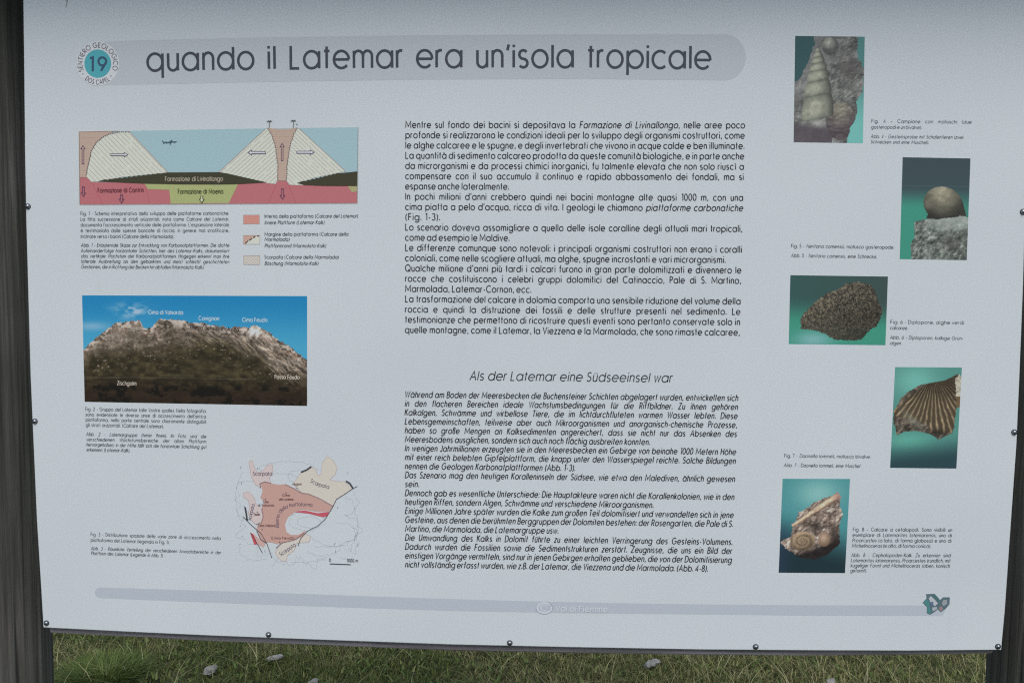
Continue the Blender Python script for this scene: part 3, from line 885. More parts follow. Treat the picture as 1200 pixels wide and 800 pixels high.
dashes(many(D2, [(640, 103), (610, 158), (585, 240), (560, 400), (554, 525)]), 2.2, 1.2, 1.2, DC)
I.line(many(D2, [(385, 112), (12, 458)]), .5, (150, 130, 125), 6.3)
I.line(many(D2, [(655, 108), (1030, 452)]), .5, (150, 130, 125), 6.3)
I.build('reef_margin', diagram)
def arrow(p0, p1, hw, c=(88, 66, 92), fill=None):
    I = Ink()
    a = np.array(p0, float); b = np.array(p1, float); t = (b - a) / np.linalg.norm(b - a); n = np.array((-t[1], t[0]))
    h = hw * 2.0
    pts = [a + n * hw * .55, b - t * h + n * hw * .55, b - t * h + n * hw * 1.25, b, b - t * h - n * hw * 1.25, b - t * h - n * hw * .55, a - n * hw * .55]
    if fill: I.poly([tuple(p) for p in pts], fill, 7)
    I.line([tuple(p) for p in pts + pts[:1]], .75, c, 7.6)
    I.build('arrow', diagram)
arrow(D1(86, 392), D1(86, 245), 1.9); arrow(D1(89, 575), D1(89, 652), 2.0); arrow(D1(395, 640), D1(395, 704), 2.2)
arrow(D1(1040, 652), D1(1040, 706), 2.2, (60, 60, 50), (190, 195, 165)); arrow(D1(310, 318), D1(446, 318), 2.0, (90, 84, 96), (215, 212, 208))
arrow(D2(385, 302), D2(246, 302), 2.2, (80, 62, 92), (218, 210, 208)); arrow(D2(638, 299), D2(777, 299), 2.2, (80, 62, 92), (218, 210, 208))
arrow(D2(520, 366), D2(520, 228), 1.9); arrow(D2(522, 592), D2(522, 674), 2.2)
I = Ink()
sk = (62, 84, 98)
I.line(many(D1, [(722, 204), (730, 216), (742, 221), (756, 216), (768, 222), (782, 214), (792, 220), (800, 210), (812, 216), (838, 213)]), .9, sk, 7)
I.poly(many(D1, [(770, 221), (782, 210), (797, 204), (808, 211), (800, 219), (786, 224)]), sk, 7.3)
for a, b in (((740, 220), (730, 229)), ((760, 219), (752, 228)), ((790, 221), (786, 238)), ((800, 208), (796, 198)), ((814, 214), (822, 222))):
    I.line(many(D1, [a, b]), .8, sk, 7.5)
I.build('swimming_reptile', diagram)
for cx, top in ((418, 48), (611, 44)):
    I = Ink(); pc = (92, 98, 98)
    I.line(many(D2, [(cx - 2, 100), (cx, top + 10)]), .8, pc, 7)
    for dx, dy in ((-22, 8), (20, 6), (-14, -2), (13, -3)):
        I.line(many(D2, [(cx, top + 6), (cx + dx * .5, top - 1 + dy * .2), (cx + dx, top + dy)]), .8, pc, 7.2)
    if cx > 500: I.line(many(D2, [(630, 70), (645, 78)]), .8, (110, 130, 150), 7)
    I.build('palm', diagram)
I = Ink()
write(I, 'Formazione di Livinallongo', L(193.4, 212.3, 261.8, 212.1), 5.2, (152, 149, 134), sw=.14, layer=7)
I.build('lettering', diagram); I = Ink()
write(I, 'Formazione di Contrin', L(114.5, 225.6, 168.8, 224.9), 5.0, (98, 52, 66), sw=.14, layer=7)
I.build('lettering', diagram); I = Ink()
write(I, 'Formazione di Moena', L(208.4, 227.0, 262, 226.8), 5.2, (62, 66, 46), sw=.14, layer=7)
I.build('lettering', diagram)
I = Ink()
I.line([TLc, BLc], .6, (120, 115, 105), 7); I.line([BLc, BRc], .5, (140, 105, 110), 7); I.line([TRc, BRc], .5, (110, 120, 118), 7); I.line([TLc, (140, 153.8)], .5, (150, 130, 120), 7)
I.build('outline', diagram)

# legend
I = Ink()
for s, b, itl in (("Interno della piattaforma (*Calcare del Latemar*)", (309.8, 255.3, 419.8, 255.0), 0), ("Innere Plattform (Latemar-Kalk)", (309.8, 262.8, 380.2, 262.6), .2),
                  ("Margine della piattaforma (*Calcare della*", (309.8, 276.4, 408.4, 276.2), 0), ("Marmolada)", (309.8, 282.4, 339.4, 282.4), .2),
                  ("Plattformrand (Marmolata-Kalk)", (309.8, 289.9, 382.2, 289.9), .2), ("Scarpata (*Calcare della Marmolada*)", (309.8, 303.1, 397.2, 303.1), 0),
                  ("Böschung (Marmolata-Kalk)", (309.8, 310.5, 373.2, 310.6), .2)):
    write(I, s, L(*b), 4.15, CAPTION, sw=.115, X=.66, italic=itl)
legend = I.build('legend', board)
def swatch(x0, y0, x1, y1, c, kind):
    I = Ink(); I.poly([(x0, y0), (x1, y0), (x1, y1), (x0, y1)], c, 1)
    if kind == 0:
        for k in range(1, 5): I.line([(x0, y0 + k * 2.1), (x1, y0 + k * 2.1)], .3, (176, 120, 112), 1.6)
    if kind == 1:
        I.poly([(x0 + 2, y1), (x0 + 7, y0 + 5), (x0 + 14, y0), (x1, y0), (x1, y1)], SL, 1.5)
        for a, b in (((x0 + 2, y1 - 1), (x0 + 5.5, y1 - 4)), ((x0 + 6.5, y1 - 4.5), (x0 + 10, y0 + 3.5)), ((x0 + 11, y0 + 3), (x0 + 14, y0 + 1)), ((x0 + 15.5, y0 + 1), (x1 - .5, y0 + .4))):
            I.line([a, b], 1.5, (84, 70, 66), 2)
    if kind == 2:
        for k in range(-2, 6):
            p = np.array((x0 + k * 3.2, y0)); q = p + np.array((10.2, y1 - y0))
            t0 = max(0, (x0 - p[0]) / 10.2); t1 = min(1, (x1 - p[0]) / 10.2)
            if t1 > t0: I.line([tuple(p + (q - p) * t0), tuple(p + (q - p) * t1)], .4, HC, 1.6)
    I.line([(x0, y0), (x1, y0), (x1, y1), (x0, y1), (x0, y0)], .4, (150, 130, 126), 2.4)
    I.build('swatch', legend)
swatch(285.4, 252, 304, 262.4, (192, 136, 128), 0)
swatch(285.5, 275.8, 304.5, 286.2, (176, 150, 138), 1)
swatch(285.7, 299.6, 304.6, 309.9, (196, 186, 180), 2)

# ---- figure 3: geological map
def Mp(x, y): return (250 + x / 5.717, 530 + y / 5.717)
I = Ink()
rngm = random.Random(5)
def wig(cx, cy, rx, ry, a0, a1, amp, seed, n=46):
    out = []
    for i in range(n + 1):
        a = math.radians(a0 + (a1 - a0) * i / n)
        k = 1 + amp * (float(fbm(np.array(i * .33), np.array(seed * 3.1), seed, 3)) - .5) * 2
        out.append(Mp(cx + rx * k * math.cos(a), cy + ry * k * math.sin(a)))
    return out
CT = (156, 169, 179)
for k, (cx, cy, rx, ry, a0, a1) in enumerate([(560, 400, 400, 330, 100, 235), (780, 520, 200, 120, -60, 120), (800, 540, 150, 80, -80, 160),
        (620, 460, 120, 60, 0, 360), (640, 465, 80, 38, 0, 360), (840, 480, 130, 200, -70, 70), (500, 120, 200, 60, 180, 360), (450, 170, 110, 30, 190, 350), (860, 330, 110, 90, -50, 80), (300, 640, 130, 80, 60, 190),
        (740, 620, 120, 70, 0, 150), (880, 600, 90, 110, -60, 110), (560, 160, 60, 40, 90, 330), (200, 300, 50, 150, 90, 270), (600, 690, 160, 45, 10, 120), (540, 400, 400, 345, 60, 110)]):
    I.line(wig(cx, cy, rx, ry, a0, a1, .22, 30 + k), .42, CT, 1)
for k in range(26):
    x, y = rngm.uniform(180, 980), rngm.uniform(60, 690)
    if 230 < x < 830 and 120 < y < 600: continue
    I.line([Mp(x, y), Mp(x + rngm.uniform(-10, 10), y + rngm.uniform(6, 20))], .6, (96, 112, 124), 1)
gmap = I.build('geological_map', board)
BEI = (203, 184, 177)
I = Ink()
for p, c in (([(545, 195), (590, 130), (660, 95), (690, 120), (700, 155), (725, 142), (730, 70), (760, 25), (800, 50), (830, 100), (815, 150), (780, 180), (810, 190), (880, 195), (935, 240), (825, 315), (800, 357), (720, 322), (640, 277), (590, 267), (545, 222)], BEI),
             ([(238, 60), (262, 52), (280, 110), (300, 135), (335, 120), (360, 85), (395, 78), (400, 130), (375, 170), (388, 205), (325, 215), (315, 238), (280, 210), (255, 165)], (188, 176, 178)),
             ([(200, 270), (240, 262), (275, 300), (285, 345), (320, 370), (332, 430), (320, 468), (285, 480), (245, 445), (235, 400), (245, 370), (235, 320), (205, 300)], (188, 176, 178)),
             ([(430, 640), (470, 600), (560, 580), (610, 540), (655, 560), (640, 600), (560, 605), (545, 650), (495, 690), (490, 725), (460, 725), (430, 700), (415, 670)], (204, 184, 180))):
    I.poly(many(Mp, p), c, 1.6)
    q = many(Mp, p); I.line(q + q[:1], .4, (160, 140, 138), 2)
I.build('slope_area', gmap)
I = Ink()
I.poly(many(Mp, [(320, 200), (345, 195), (385, 205), (440, 215), (480, 210), (545, 240), (590, 270), (640, 278), (720, 320), (800, 358), (775, 395), (700, 395), (600, 380), (540, 402), (500, 432), (480, 480), (490, 530), (520, 550), (570, 550),
                 (620, 520), (600, 562), (520, 590), (460, 600), (430, 612), (385, 600), (340, 600), (310, 560), (290, 500), (320, 470), (335, 430), (325, 370), (340, 330), (315, 300), (330, 260), (325, 230)]), (174, 144, 138), 2.4)
I.poly(many(Mp, [(270, 545), (350, 608), (335, 635), (295, 610)]), (180, 152, 148), 2.4)
I.build('platform_area', gmap)
I = Ink()
I.poly(many(Mp, [(540, 397), (610, 386), (700, 405), (775, 396), (765, 425), (735, 432), (640, 408)]), (172, 84, 96), 3)
I.build('red_outcrop', gmap); I = Ink()
I.poly(many(Mp, [(247, 535), (268, 545), (296, 612), (275, 616)]), (172, 76, 86), 3)
I.build('red_outcrop', gmap)
I = Ink()
BK = (62, 62, 70)
I.line(many(Mp, [(588, 131), (625, 116), (658, 93)]), 1.9, BK, 4); I.line(many(Mp, [(888, 190), (915, 206), (938, 242)]), 1.9, BK, 4); I.line(many(Mp, [(213, 364), (222, 410), (226, 455)]), 1.9, BK, 4)
I.line(many(Mp, [(965, 225), (935, 240), (880, 278), (825, 312), (800, 365), (750, 445), (700, 490), (630, 525), (585, 575), (568, 625)]), .7, BK, 4.4)
I.line(many(Mp, [(200, 428), (250, 480), (320, 540), (360, 610), (393, 705)]), .7, BK, 4.4)
I.line(many(Mp, [(290, 520), (318, 580), (360, 608)]), .8, BK, 4.6)
I.line(many(Mp, [(250, 535), (290, 600), (330, 672)]), .7, BK, 4.4)
I.line(many(Mp, [(317, 236), (313, 208), (345, 195), (387, 206)]), 1.2, (128, 112, 116), 4)
I.line(many(Mp, [(480, 212), (545, 242), (590, 270), (640, 277), (720, 312), (800, 357)]), 1.3, (140, 122, 124), 4)
I.line(many(Mp, [(420, 640), (455, 605), (540, 585), (580, 560), (610, 535)]), .9, (120, 100, 104), 4)
I.line(many(Mp, [(285, 482), (322, 468), (335, 430), (326, 372)]), .9, (128, 112, 116), 4)
I.line(many(Mp, [(780, 744), (920, 749)]), 1.1, BK, 4)
I.build('fault_line', gmap)
I = Ink()
PU = (74, 66, 92)
for s, b, cap in (("Scarpata", [(265, 152), (396, 152)], 5.0), ("Scarpata", [(648, 195), (700, 222), (775, 242)], 5.0), ("Scarpata", [(252, 455), (278, 345)], 4.6), ("Scarpata", [(452, 692), (556, 622)], 5.0),
                  ("Interno della Piattaforma", [(442, 502), (440, 440), (455, 400), (490, 372), (560, 355), (665, 360)], 4.8)):
    I = Ink(); write(I, s, many(Mp, b), cap * .88, PU, sw=.10, layer=5); I.build('lettering', gmap)
for s, x0, x1, y in (("Mugoni", 530, 592, 217), ("Cima", 462, 515, 292), ("del Latemar", 440, 540, 319), ("Cima", 333, 372, 336), ("di Valsorda", 298, 410, 359), ("Feudo", 272, 312, 420), ("Cima Valbona", 300, 418, 495), ("Cima Feudo", 386, 545, 578)):
    I = Ink(); write(I, s, many(Mp, [(x0, y), (x1, y)]), 2.7, (88, 62, 64), sw=.16, layer=5); I.build('lettering', gmap)
I = Ink()
for x, y in ((562, 236), (488, 268), (350, 312), (295, 396), (327, 512), (445, 598)):
    I = Ink(); I.poly(many(Mp, [(x - 5, y + 4), (x + 5, y + 4), (x, y - 5)]), (52, 44, 48), 5); I.build('peak_mark', gmap)
I = Ink()
write(I, "0", many(Mp, [(774, 728), (790, 728)]), 3.6, BK, sw=.15, layer=5, fit=False)
I.build('lettering', gmap); I = Ink()
write(I, "1000 m", many(Mp, [(893, 731), (972, 733)]), 3.6, BK, sw=.15, layer=5)
I.build('lettering', gmap)

# ---- footer bar and marks
I = Ink()
ft = [(116, 687.6), (220, 690.8), (360, 695.4), (500, 700.4), (600, 703.4), (720, 706), (830, 707.6), (945, 708.6), (1104, 708.8)]
fb = [(1108, 714.8), (1104, 721), (955, 720.8), (820, 719.4), (665, 717.8), (530, 715.2), (385, 710.6), (240, 705.2), (165, 702.2), (116, 700), (112.6, 698), (111, 694), (112.6, 689.5)]
WFT = (164, 175, 183)
I.poly(ft + fb, (147, 158, 170), 1, WFT)
footer = I.build('footer_bar', board)
I = Ink()
for rx, ry, w_, c in ((8.4, 6.0, 1.6, (168, 178, 189)), (4.6, 3.6, 1.2, (164, 174, 185))):
    pts = [(638 + rx * math.cos(a) * .96 - ry * .25 * math.sin(a), 711.9 - ry * math.sin(a) * .95 - .12 * rx * math.cos(a)) for a in np.linspace(.5, 2 * math.pi + (.1 if rx > 6 else -1.2), 26)]
    I.line(pts, w_, c, 3, WFT)
pts = [(638 + 9.8 * math.cos(a) - 1.5 * math.sin(a), 711.9 - 7 * math.sin(a) - 1.2 * math.cos(a)) for a in np.linspace(3.0, 2 * math.pi + .9, 20)]
I.line(pts, .8, (130, 141, 155), 2.5, WFT)
I.build('swirl_mark', footer)
I = Ink()
write(I, "Val di Fiemme", L(651.3, 716.0, 713, 716.9), 6.3, (134, 145, 158), sw=.2, layer=2.2, w=WFT)
write(I, "Val di Fiemme", L(650.8, 715.5, 712.5, 716.4), 6.3, (176, 186, 196), sw=.15, layer=3, w=WFT)
I.build('lettering', footer)
def Em(x, y): return (1060 + x / 13.33, 685 + y / 13.33)
I = Ink()
I.poly(many(Em, [(282, 275), (345, 205), (335, 140), (470, 136), (556, 232), (600, 190), (706, 190), (702, 300), (640, 372), (560, 425), (520, 380), (470, 420), (400, 465), (345, 440), (350, 350)]), (78, 100, 110), 1.6)
emblem = I.build('trail_emblem', board)
I = Ink()
I.poly(many(Em, [(290, 275), (345, 225), (395, 260), (380, 330), (420, 400), (400, 450), (352, 430), (360, 350)]), (68, 120, 124), 2.2)
I.poly(many(Em, [(430, 150), (465, 150), (545, 240), (530, 262), (470, 205)]), (64, 104, 106), 2.2)
I.poly(many(Em, [(375, 205), (412, 170), (468, 225), (520, 285), (470, 330), (430, 290), (400, 260)]), (160, 170, 178), 2.4)
I.poly(many(Em, [(600, 235), (660, 225), (668, 290), (610, 330), (580, 290)]), (134, 142, 150), 2.4)
I.poly(many(Em, [(405, 265), (445, 255), (450, 305), (415, 325)]), (88, 104, 134), 2.8)
I.poly(many(Em, [(535, 350), (580, 330), (600, 380), (552, 405)]), (140, 118, 122), 2.4)
I.poly(many(Em, [(430, 350), (500, 340), (510, 372), (440, 410)]), (150, 160, 170), 2.4)
I.build('emblem_patch', emblem)

# ------------------------------------------------------------------ printed photographs: one fine sheet of coloured dots each
def picture(name, tl, tr, br, bl, nx, ny, paint, w=WHITE, layer=1.0, fade=.2):
    u = (np.arange(nx)) / (nx - 1); v = (np.arange(ny)) / (ny - 1)
    Ug, Vg = np.meshgrid(u, v)
    tl, tr, br, bl = map(np.array, (tl, tr, br, bl))
    P = (tl * ((1 - Ug) * (1 - Vg))[..., None] + tr * (Ug * (1 - Vg))[..., None] + br * (Ug * Vg)[..., None] + bl * ((1 - Ug) * Vg)[..., None])
    x, z = spot(P[..., 0], P[..., 1])
    rgb = paint(Ug, Vg)
    if w is not None and fade: rgb = rgb * (1 - fade) + (rgb.mean(-1, keepdims=True) * .9 + 14) * fade
    rgb = np.clip(rgb, 3, 250)
    C = ink(rgb, w).reshape(-1, 3)
    V = np.stack([x, np.full_like(x, -LAYER * layer), z], -1).reshape(-1, 3)
    Fq = [((j + 1) * nx + i, (j + 1) * nx + i + 1, j * nx + i + 1, j * nx + i) for j in range(ny - 1) for i in range(nx - 1)]
    return make_mesh(name, V, Fq, M_PRINT, board, colours=C)

def relief(h, k=1.0, lx=-.6, ly=-.8):
    gy, gx = np.gradient(h)
    return np.clip(1 + k * (lx * -gx + ly * -gy) * -1, .25, 1.9)

def crop_uv(u, v, x0, y0, x1, y1): return x0 + u * (x1 - x0), y0 + v * (y1 - y0)

def paint_mountain(u, v):
    x, y = crop_uv(u, v, 40, 48, 1157, 590)
    ridge = np.array([(30, 335), (42, 325), (100, 265), (165, 215), (205, 185), (260, 180), (300, 178), (325, 172), (345, 213), (385, 212), (400, 185), (430, 163), (460, 175), (490, 167), (540, 178), (600, 183), (660, 190),
                      (720, 200), (760, 207), (830, 200), (870, 205), (895, 194), (930, 205), (970, 225), (1000, 255), (1060, 290), (1100, 320), (1160, 362)])
    tree = np.array([(30, 385), (150, 352), (240, 332), (400, 332), (560, 292), (640, 280), (720, 282), (800, 310), (900, 350), (960, 400), (1010, 440), (1080, 465), (1160, 475)])
    ry = np.interp(x, ridge[:, 0], ridge[:, 1]) + 20 * (fbm(x / 15, y * 0, 4, 3) - .5)
    ty = np.interp(x, tree[:, 0], tree[:, 1]) + 70 * (fbm(x / 40, y / 60, 8, 4) - .5)
    sky = mix((26, 120, 174), (62, 150, 188), sstep(50, 330, y))
    cl = np.exp(-((x - 275) / 75) ** 2 - ((y - 125) / 32) ** 2) * sstep(.3, .75, fbm(x / 40, y / 22, 6, 4)) * 1.3
    cl += np.exp(-((x - 85) / 90) ** 2 - ((y - 205) / 22) ** 2) * .5
    sky = mix(sky, (168, 182, 200), np.clip(cl, 0, .8))
    st = fbm((x + y * .6) / 16, (y - x * .3) / 70, 12, 5)
    hf = fbm(x / 7, y / 9, 31, 4)
    wx = x + 26 * (fbm(x / 40, y / 40, 91, 3) - .5); wy = y + 26 * (fbm(x / 40, y / 40, 92, 3) - .5)
    big = fbm(wx / 60, wy / 34, 93, 4)
    hh = fbm((wx - 560) / 46 * np.where(x < 560, 1, -1) + wy / 50, wy / 40 - .3 * np.abs(x - 560) / 46, 95, 5, .52)
    sh = relief(hh, 22, .7, -.6)
    rock = mix((76, 68, 58), (160, 150, 138), np.clip((big - .3) * 1.3 + (hf - .5) * .7, 0, 1)) * (.5 + .5 * sh)[..., None]
    rock = mix(rock, (150, 116, 98), .35 * sstep(.55, .7, fbm(x / 50, y / 30, 41, 3)) * (1 - sstep(30, 80, y - ry)))
    rock = mix(rock, (196, 188, 180), .85 * np.exp(-((y - ry) / 46) ** 2) * sstep(.42, .6, fbm(x / 16, y / 12, 97, 4)))
    rock = mix(rock, (222, 218, 216), np.exp(-((x - 895) / 55) ** 2 - ((y - 228) / 32) ** 2) * sstep(.35, .6, st + .1))
    band = .5 + .5 * np.sin((y - .12 * x) / 3.2)
    rock = mix(rock, (90, 82, 78), .35 * band * ((x > 560) & (x < 830) & (y < ry + 60)))
    gn = fbm(x / 30, y / 18, 51, 5)
    green = mix((40, 36, 24), (80, 74, 50), np.clip((gn - .3) * 1.7, 0, 1))
    spots = sstep(.73, .80, fbm(x / 11, y / 6, 61, 3)) * (1 - sstep(0, 160, y - ty))
    green = mix(green, (176, 168, 158), spots * .8)
    low = sstep(430, 560, y + 40 * (fbm(x / 60, y / 60, 71, 3) - .5))
    green = mix(green, (38, 28, 22), low * .75)
    dark = sstep(.52, .62, fbm(x / 45, y / 30, 81, 4)) * sstep(460, 520, y)
    green = mix(green, (18, 18, 14), dark * .85)
    img = np.where((y < ry)[..., None], sky, np.where((y < ty)[..., None], rock, green))
    blend = np.clip((y - ty) / 80 + .6, 0, 1) * (y > ry)
    img = np.where((y > ry)[..., None], mix(rock, green, blend), img)
    img = np.where((np.abs(y - 465 + .004 * x) < 1.4)[..., None] & (x < 900)[..., None], img * .75 + 38, img)
    return img

mountain = picture('mountain_photograph', (96.2, 346.0), (359.9, 346.9), (359.9, 475.4), (99.3, 470.6), 420, 210, paint_mountain, fade=.06)
def Mt(x, y): return (88 + x / 4.255, 335 + y / 4.255)
I = Ink()
for s, x0, x1, y, y1, c in (("Cima di Valsorda", 365, 540, 140, 142, (176, 204, 218)), ("Cavignon", 615, 720, 170, 171, (176, 204, 218)), ("Cima Feudo", 833, 960, 178, 179, (176, 204, 218)),
                        ("Passo Feudo", 994, 1120, 462, 464, (186, 180, 172)), ("Zischgalm", 209, 307, 493, 495, (176, 170, 160)), ("Interno della piattaforma", 572, 818, 214, 228, (30, 28, 28))):
    I = Ink(); write(I, s, [Mt(x0, y), Mt(x1, y1)], 4.6, c, sw=.14, layer=2); I.build('lettering', mountain)

def rock_tex(x, y, seed, s, c0, c1, contrast=1.6):
    n = fbm(x / s, y / s, seed, 5, .62)
    h = fbm(x / (s * 2), y / (s * 2), seed + 5, 5, .6)
    sh = relief(h, 15)
    return mix(c0, c1, np.clip((n - .5) * contrast + .5, 0, 1)) * (0.55 + .45 * sh)[..., None]

def paint_gastropods(u, v):
    x, y = crop_uv(u, v, 63, 45, 527, 757)
    bg = mix((38, 72, 74), (84, 156, 148), sstep(250, 650, y) * (x > 300) + .45 * (x > 300) * (1 - sstep(250, 650, y)))
    xr = x + 14 * (fbm(x / 30, y / 30, 2, 3) - .5) * 2; yr = y + 8 * (fbm(x / 30, y / 30, 3, 3) - .5)
    out = inside(xr, yr, [(195, 0), (470, 0), (490, 190), (525, 260), (520, 410), (480, 480), (485, 560), (440, 650), (405, 780), (0, 780), (0, 410), (110, 320), (160, 190), (190, 110)])
    rk = rock_tex(x, y, 5, 42, (56, 58, 55), (122, 126, 120), 1.3)
    rk = mix(rk, (74, 74, 74), .65 * sstep(80, 0, np.hypot((x - 300) * 1.0, (y - 170) * .8)))
    rk = mix(rk, (66, 60, 66), .85 * sstep(600, 650, y - .1 * x) * (x < 320))
    rk = mix(rk, (112, 112, 112), .45 * sstep(330, 200, x - 0 * y) * sstep(620, 300, y))
    rk = mix(rk, (72, 66, 64), .6 * np.exp(-((x - 430) / 55) ** 2 - ((y - 250) / 90) ** 2))
    # knob at the top
    d = np.hypot((x - 300) / 56, (y - 112) / 62)
    kn = mix((70, 74, 70), (152, 156, 140), np.clip(1 - np.hypot((x - 285) / 60, (y - 85) / 55), 0, 1))
    rk = np.where((d < 1)[..., None], kn * (.8 + .35 * fbm(x / 12, y / 12, 9, 3))[..., None], rk)
    # bivalve low right
    d = np.hypot((x - 375) / 98, (y - 610) / 128)
    bv = mix((70, 62, 64), (122, 120, 104), np.clip(1.15 - np.hypot((x - 370) / 105, (y - 530) / 120), 0, 1))
    bv = bv * (.96 + .04 * np.sin(np.hypot(x - 370, y - 470) / 4))[..., None] * (.6 + .8 * fbm(x / 25, y / 14, 77, 5, .65))[..., None]
    rk = np.where((d < 1)[..., None], bv, rk)
    rk = mix(rk, (160, 160, 152), .7 * np.exp(-((x - 225) / 50) ** 2 - ((y - 625) / 26) ** 2))
    # turreted shell
    t = y + .22 * (x - 215)
    half = np.interp(t, [120, 170, 250, 350, 450, 600], [12, 30, 58, 80, 98, 112])
    cx = np.interp(t, [120, 600], [215, 222])
    e = (x - cx) / half
    cuts = np.array([120, 150, 185, 225, 275, 345, 440, 600])
    sh_in = (np.abs(e) < 1 + 0 * t) & (t > 125) & (t < 600)
    k = np.clip(np.searchsorted(cuts, t.ravel()) - 1, 0, len(cuts) - 2).reshape(t.shape)
    f = (t - cuts[k]) / (cuts[k + 1] - cuts[k])
    prof = np.sin(np.clip(f, 0, 1) * math.pi) ** .45
    lit = np.clip(1.0 - .62 * (e + .25) ** 2, 0, 1) * (.30 + .70 * prof)
    shell = mix((56, 60, 54), (142, 146, 126), lit) * (.76 + .40 * fbm(x / 26, y / 26, 14, 5, .62))[..., None]
    bul = np.abs(e) < .86 + .14 * prof
    rk = np.where((sh_in & bul)[..., None], shell, rk)
    return np.where(out[..., None], rk, bg)

def paint_snail(u, v):
    x, y = crop_uv(u, v, 66, 42, 534, 750)
    bg = mix((50, 70, 78), (52, 78, 82), v)
    bg = mix(bg, (46, 140, 120), sstep(235, 400, y) * np.clip(1.1 - u * .35, 0, 1))
    bg = np.where((np.abs(y - 240) < 2)[..., None], bg * 1.25, bg)
    xr = x + 10 * (fbm(x / 22, y / 22, 2, 3) - .5) * 2
    out = inside(xr, y, [(160, 490), (230, 470), (320, 465), (430, 435), (510, 445), (560, 470), (560, 790), (150, 790), (138, 640), (165, 600)])
    rk = rock_tex(x, y, 15, 30, (50, 60, 57), (140, 150, 144), 1.7)
    rk = mix(rk, (150, 164, 160), .75 * sstep(600, 470, y) * sstep(180, 340, x))
    rk = mix(rk, (64, 62, 56), .5 * np.exp(-((x - 420) / 70) ** 2 - ((y - 640) / 60) ** 2))
    img = np.where(out[..., None], rk, bg)
    d = np.hypot((x - 356 - .12 * (y - 362)) / 136, (y - 364) / 122)
    tail = inside(x, y, [(330, 250), (430, 275), (490, 340), (520, 445), (430, 440), (330, 470), (240, 465)])
    body = (d < 1) & (y < 470 - .12 * (x - 300)) | tail
    lit = np.clip(1.12 - np.hypot((x - 345) / 150, (y - 275) / 165), 0, 1)
    sh = mix((50, 52, 46), (146, 144, 122), lit ** .9) * (.78 + .42 * fbm(x / 30, y / 16, 24, 5, .6))[..., None]
    sh = mix(sh, (120, 122, 110), .55 * np.exp(-((x - 245) / 22) ** 2 - ((y - 365) / 26) ** 2))
    sh = mix(sh, (44, 40, 36), .7 * np.exp(-((x - 270) / 45) ** 2 - ((y - 445) / 22) ** 2))
    return np.where(body[..., None], sh, img)

def paint_algae(u, v):
    x, y = crop_uv(u, v, 86, 66, 1046, 748)
    bg = mix((42, 82, 80), (50, 74, 72), u)
    bg = mix(bg, (46, 142, 120), sstep(250, 560, y - .05 * x))
    bg = mix(bg, (116, 172, 182), .8 * np.exp(-((x - 330) / 190) ** 2 - ((y - 700) / 80) ** 2))
    xr = x + 16 * (fbm(x / 18, y / 18, 2, 3) - .5) * 2; yr = y + 16 * (fbm(x / 18, y / 18, 7, 3) - .5) * 2
    out = inside(xr, yr, [(195, 500), (260, 400), (350, 320), (440, 250), (560, 200), (640, 140), (760, 125), (880, 150), (930, 210), (960, 320), (1005, 400), (990, 480), (950, 560), (880, 600), (810, 700), (700, 705), (540, 700), (430, 640), (300, 600), (205, 600)])
    n = value_noise(x / 11, y / 11, 4) * .5 + value_noise(x / 6, y / 8, 9) * .45 + .22 * (fbm(x / 40, y / 40, 29, 3) - .3)
    big = fbm(x / 90, y / 90, 19, 3)
    lit = np.clip(.95 - .55 * ((x - 200) * .45 + (y - 300) * .9) / 500 + .3 * (big - .5), .25, 1.1)
    c = mix((46, 46, 40), (148, 138, 114), np.clip((n - .3) * 1.7, 0, 1)) * (.36 + .70 * lit)[..., None]
    c = mix(c, (72, 84, 74), .25 * sstep(450, 650, y))
    return np.where(out[..., None], c, bg)

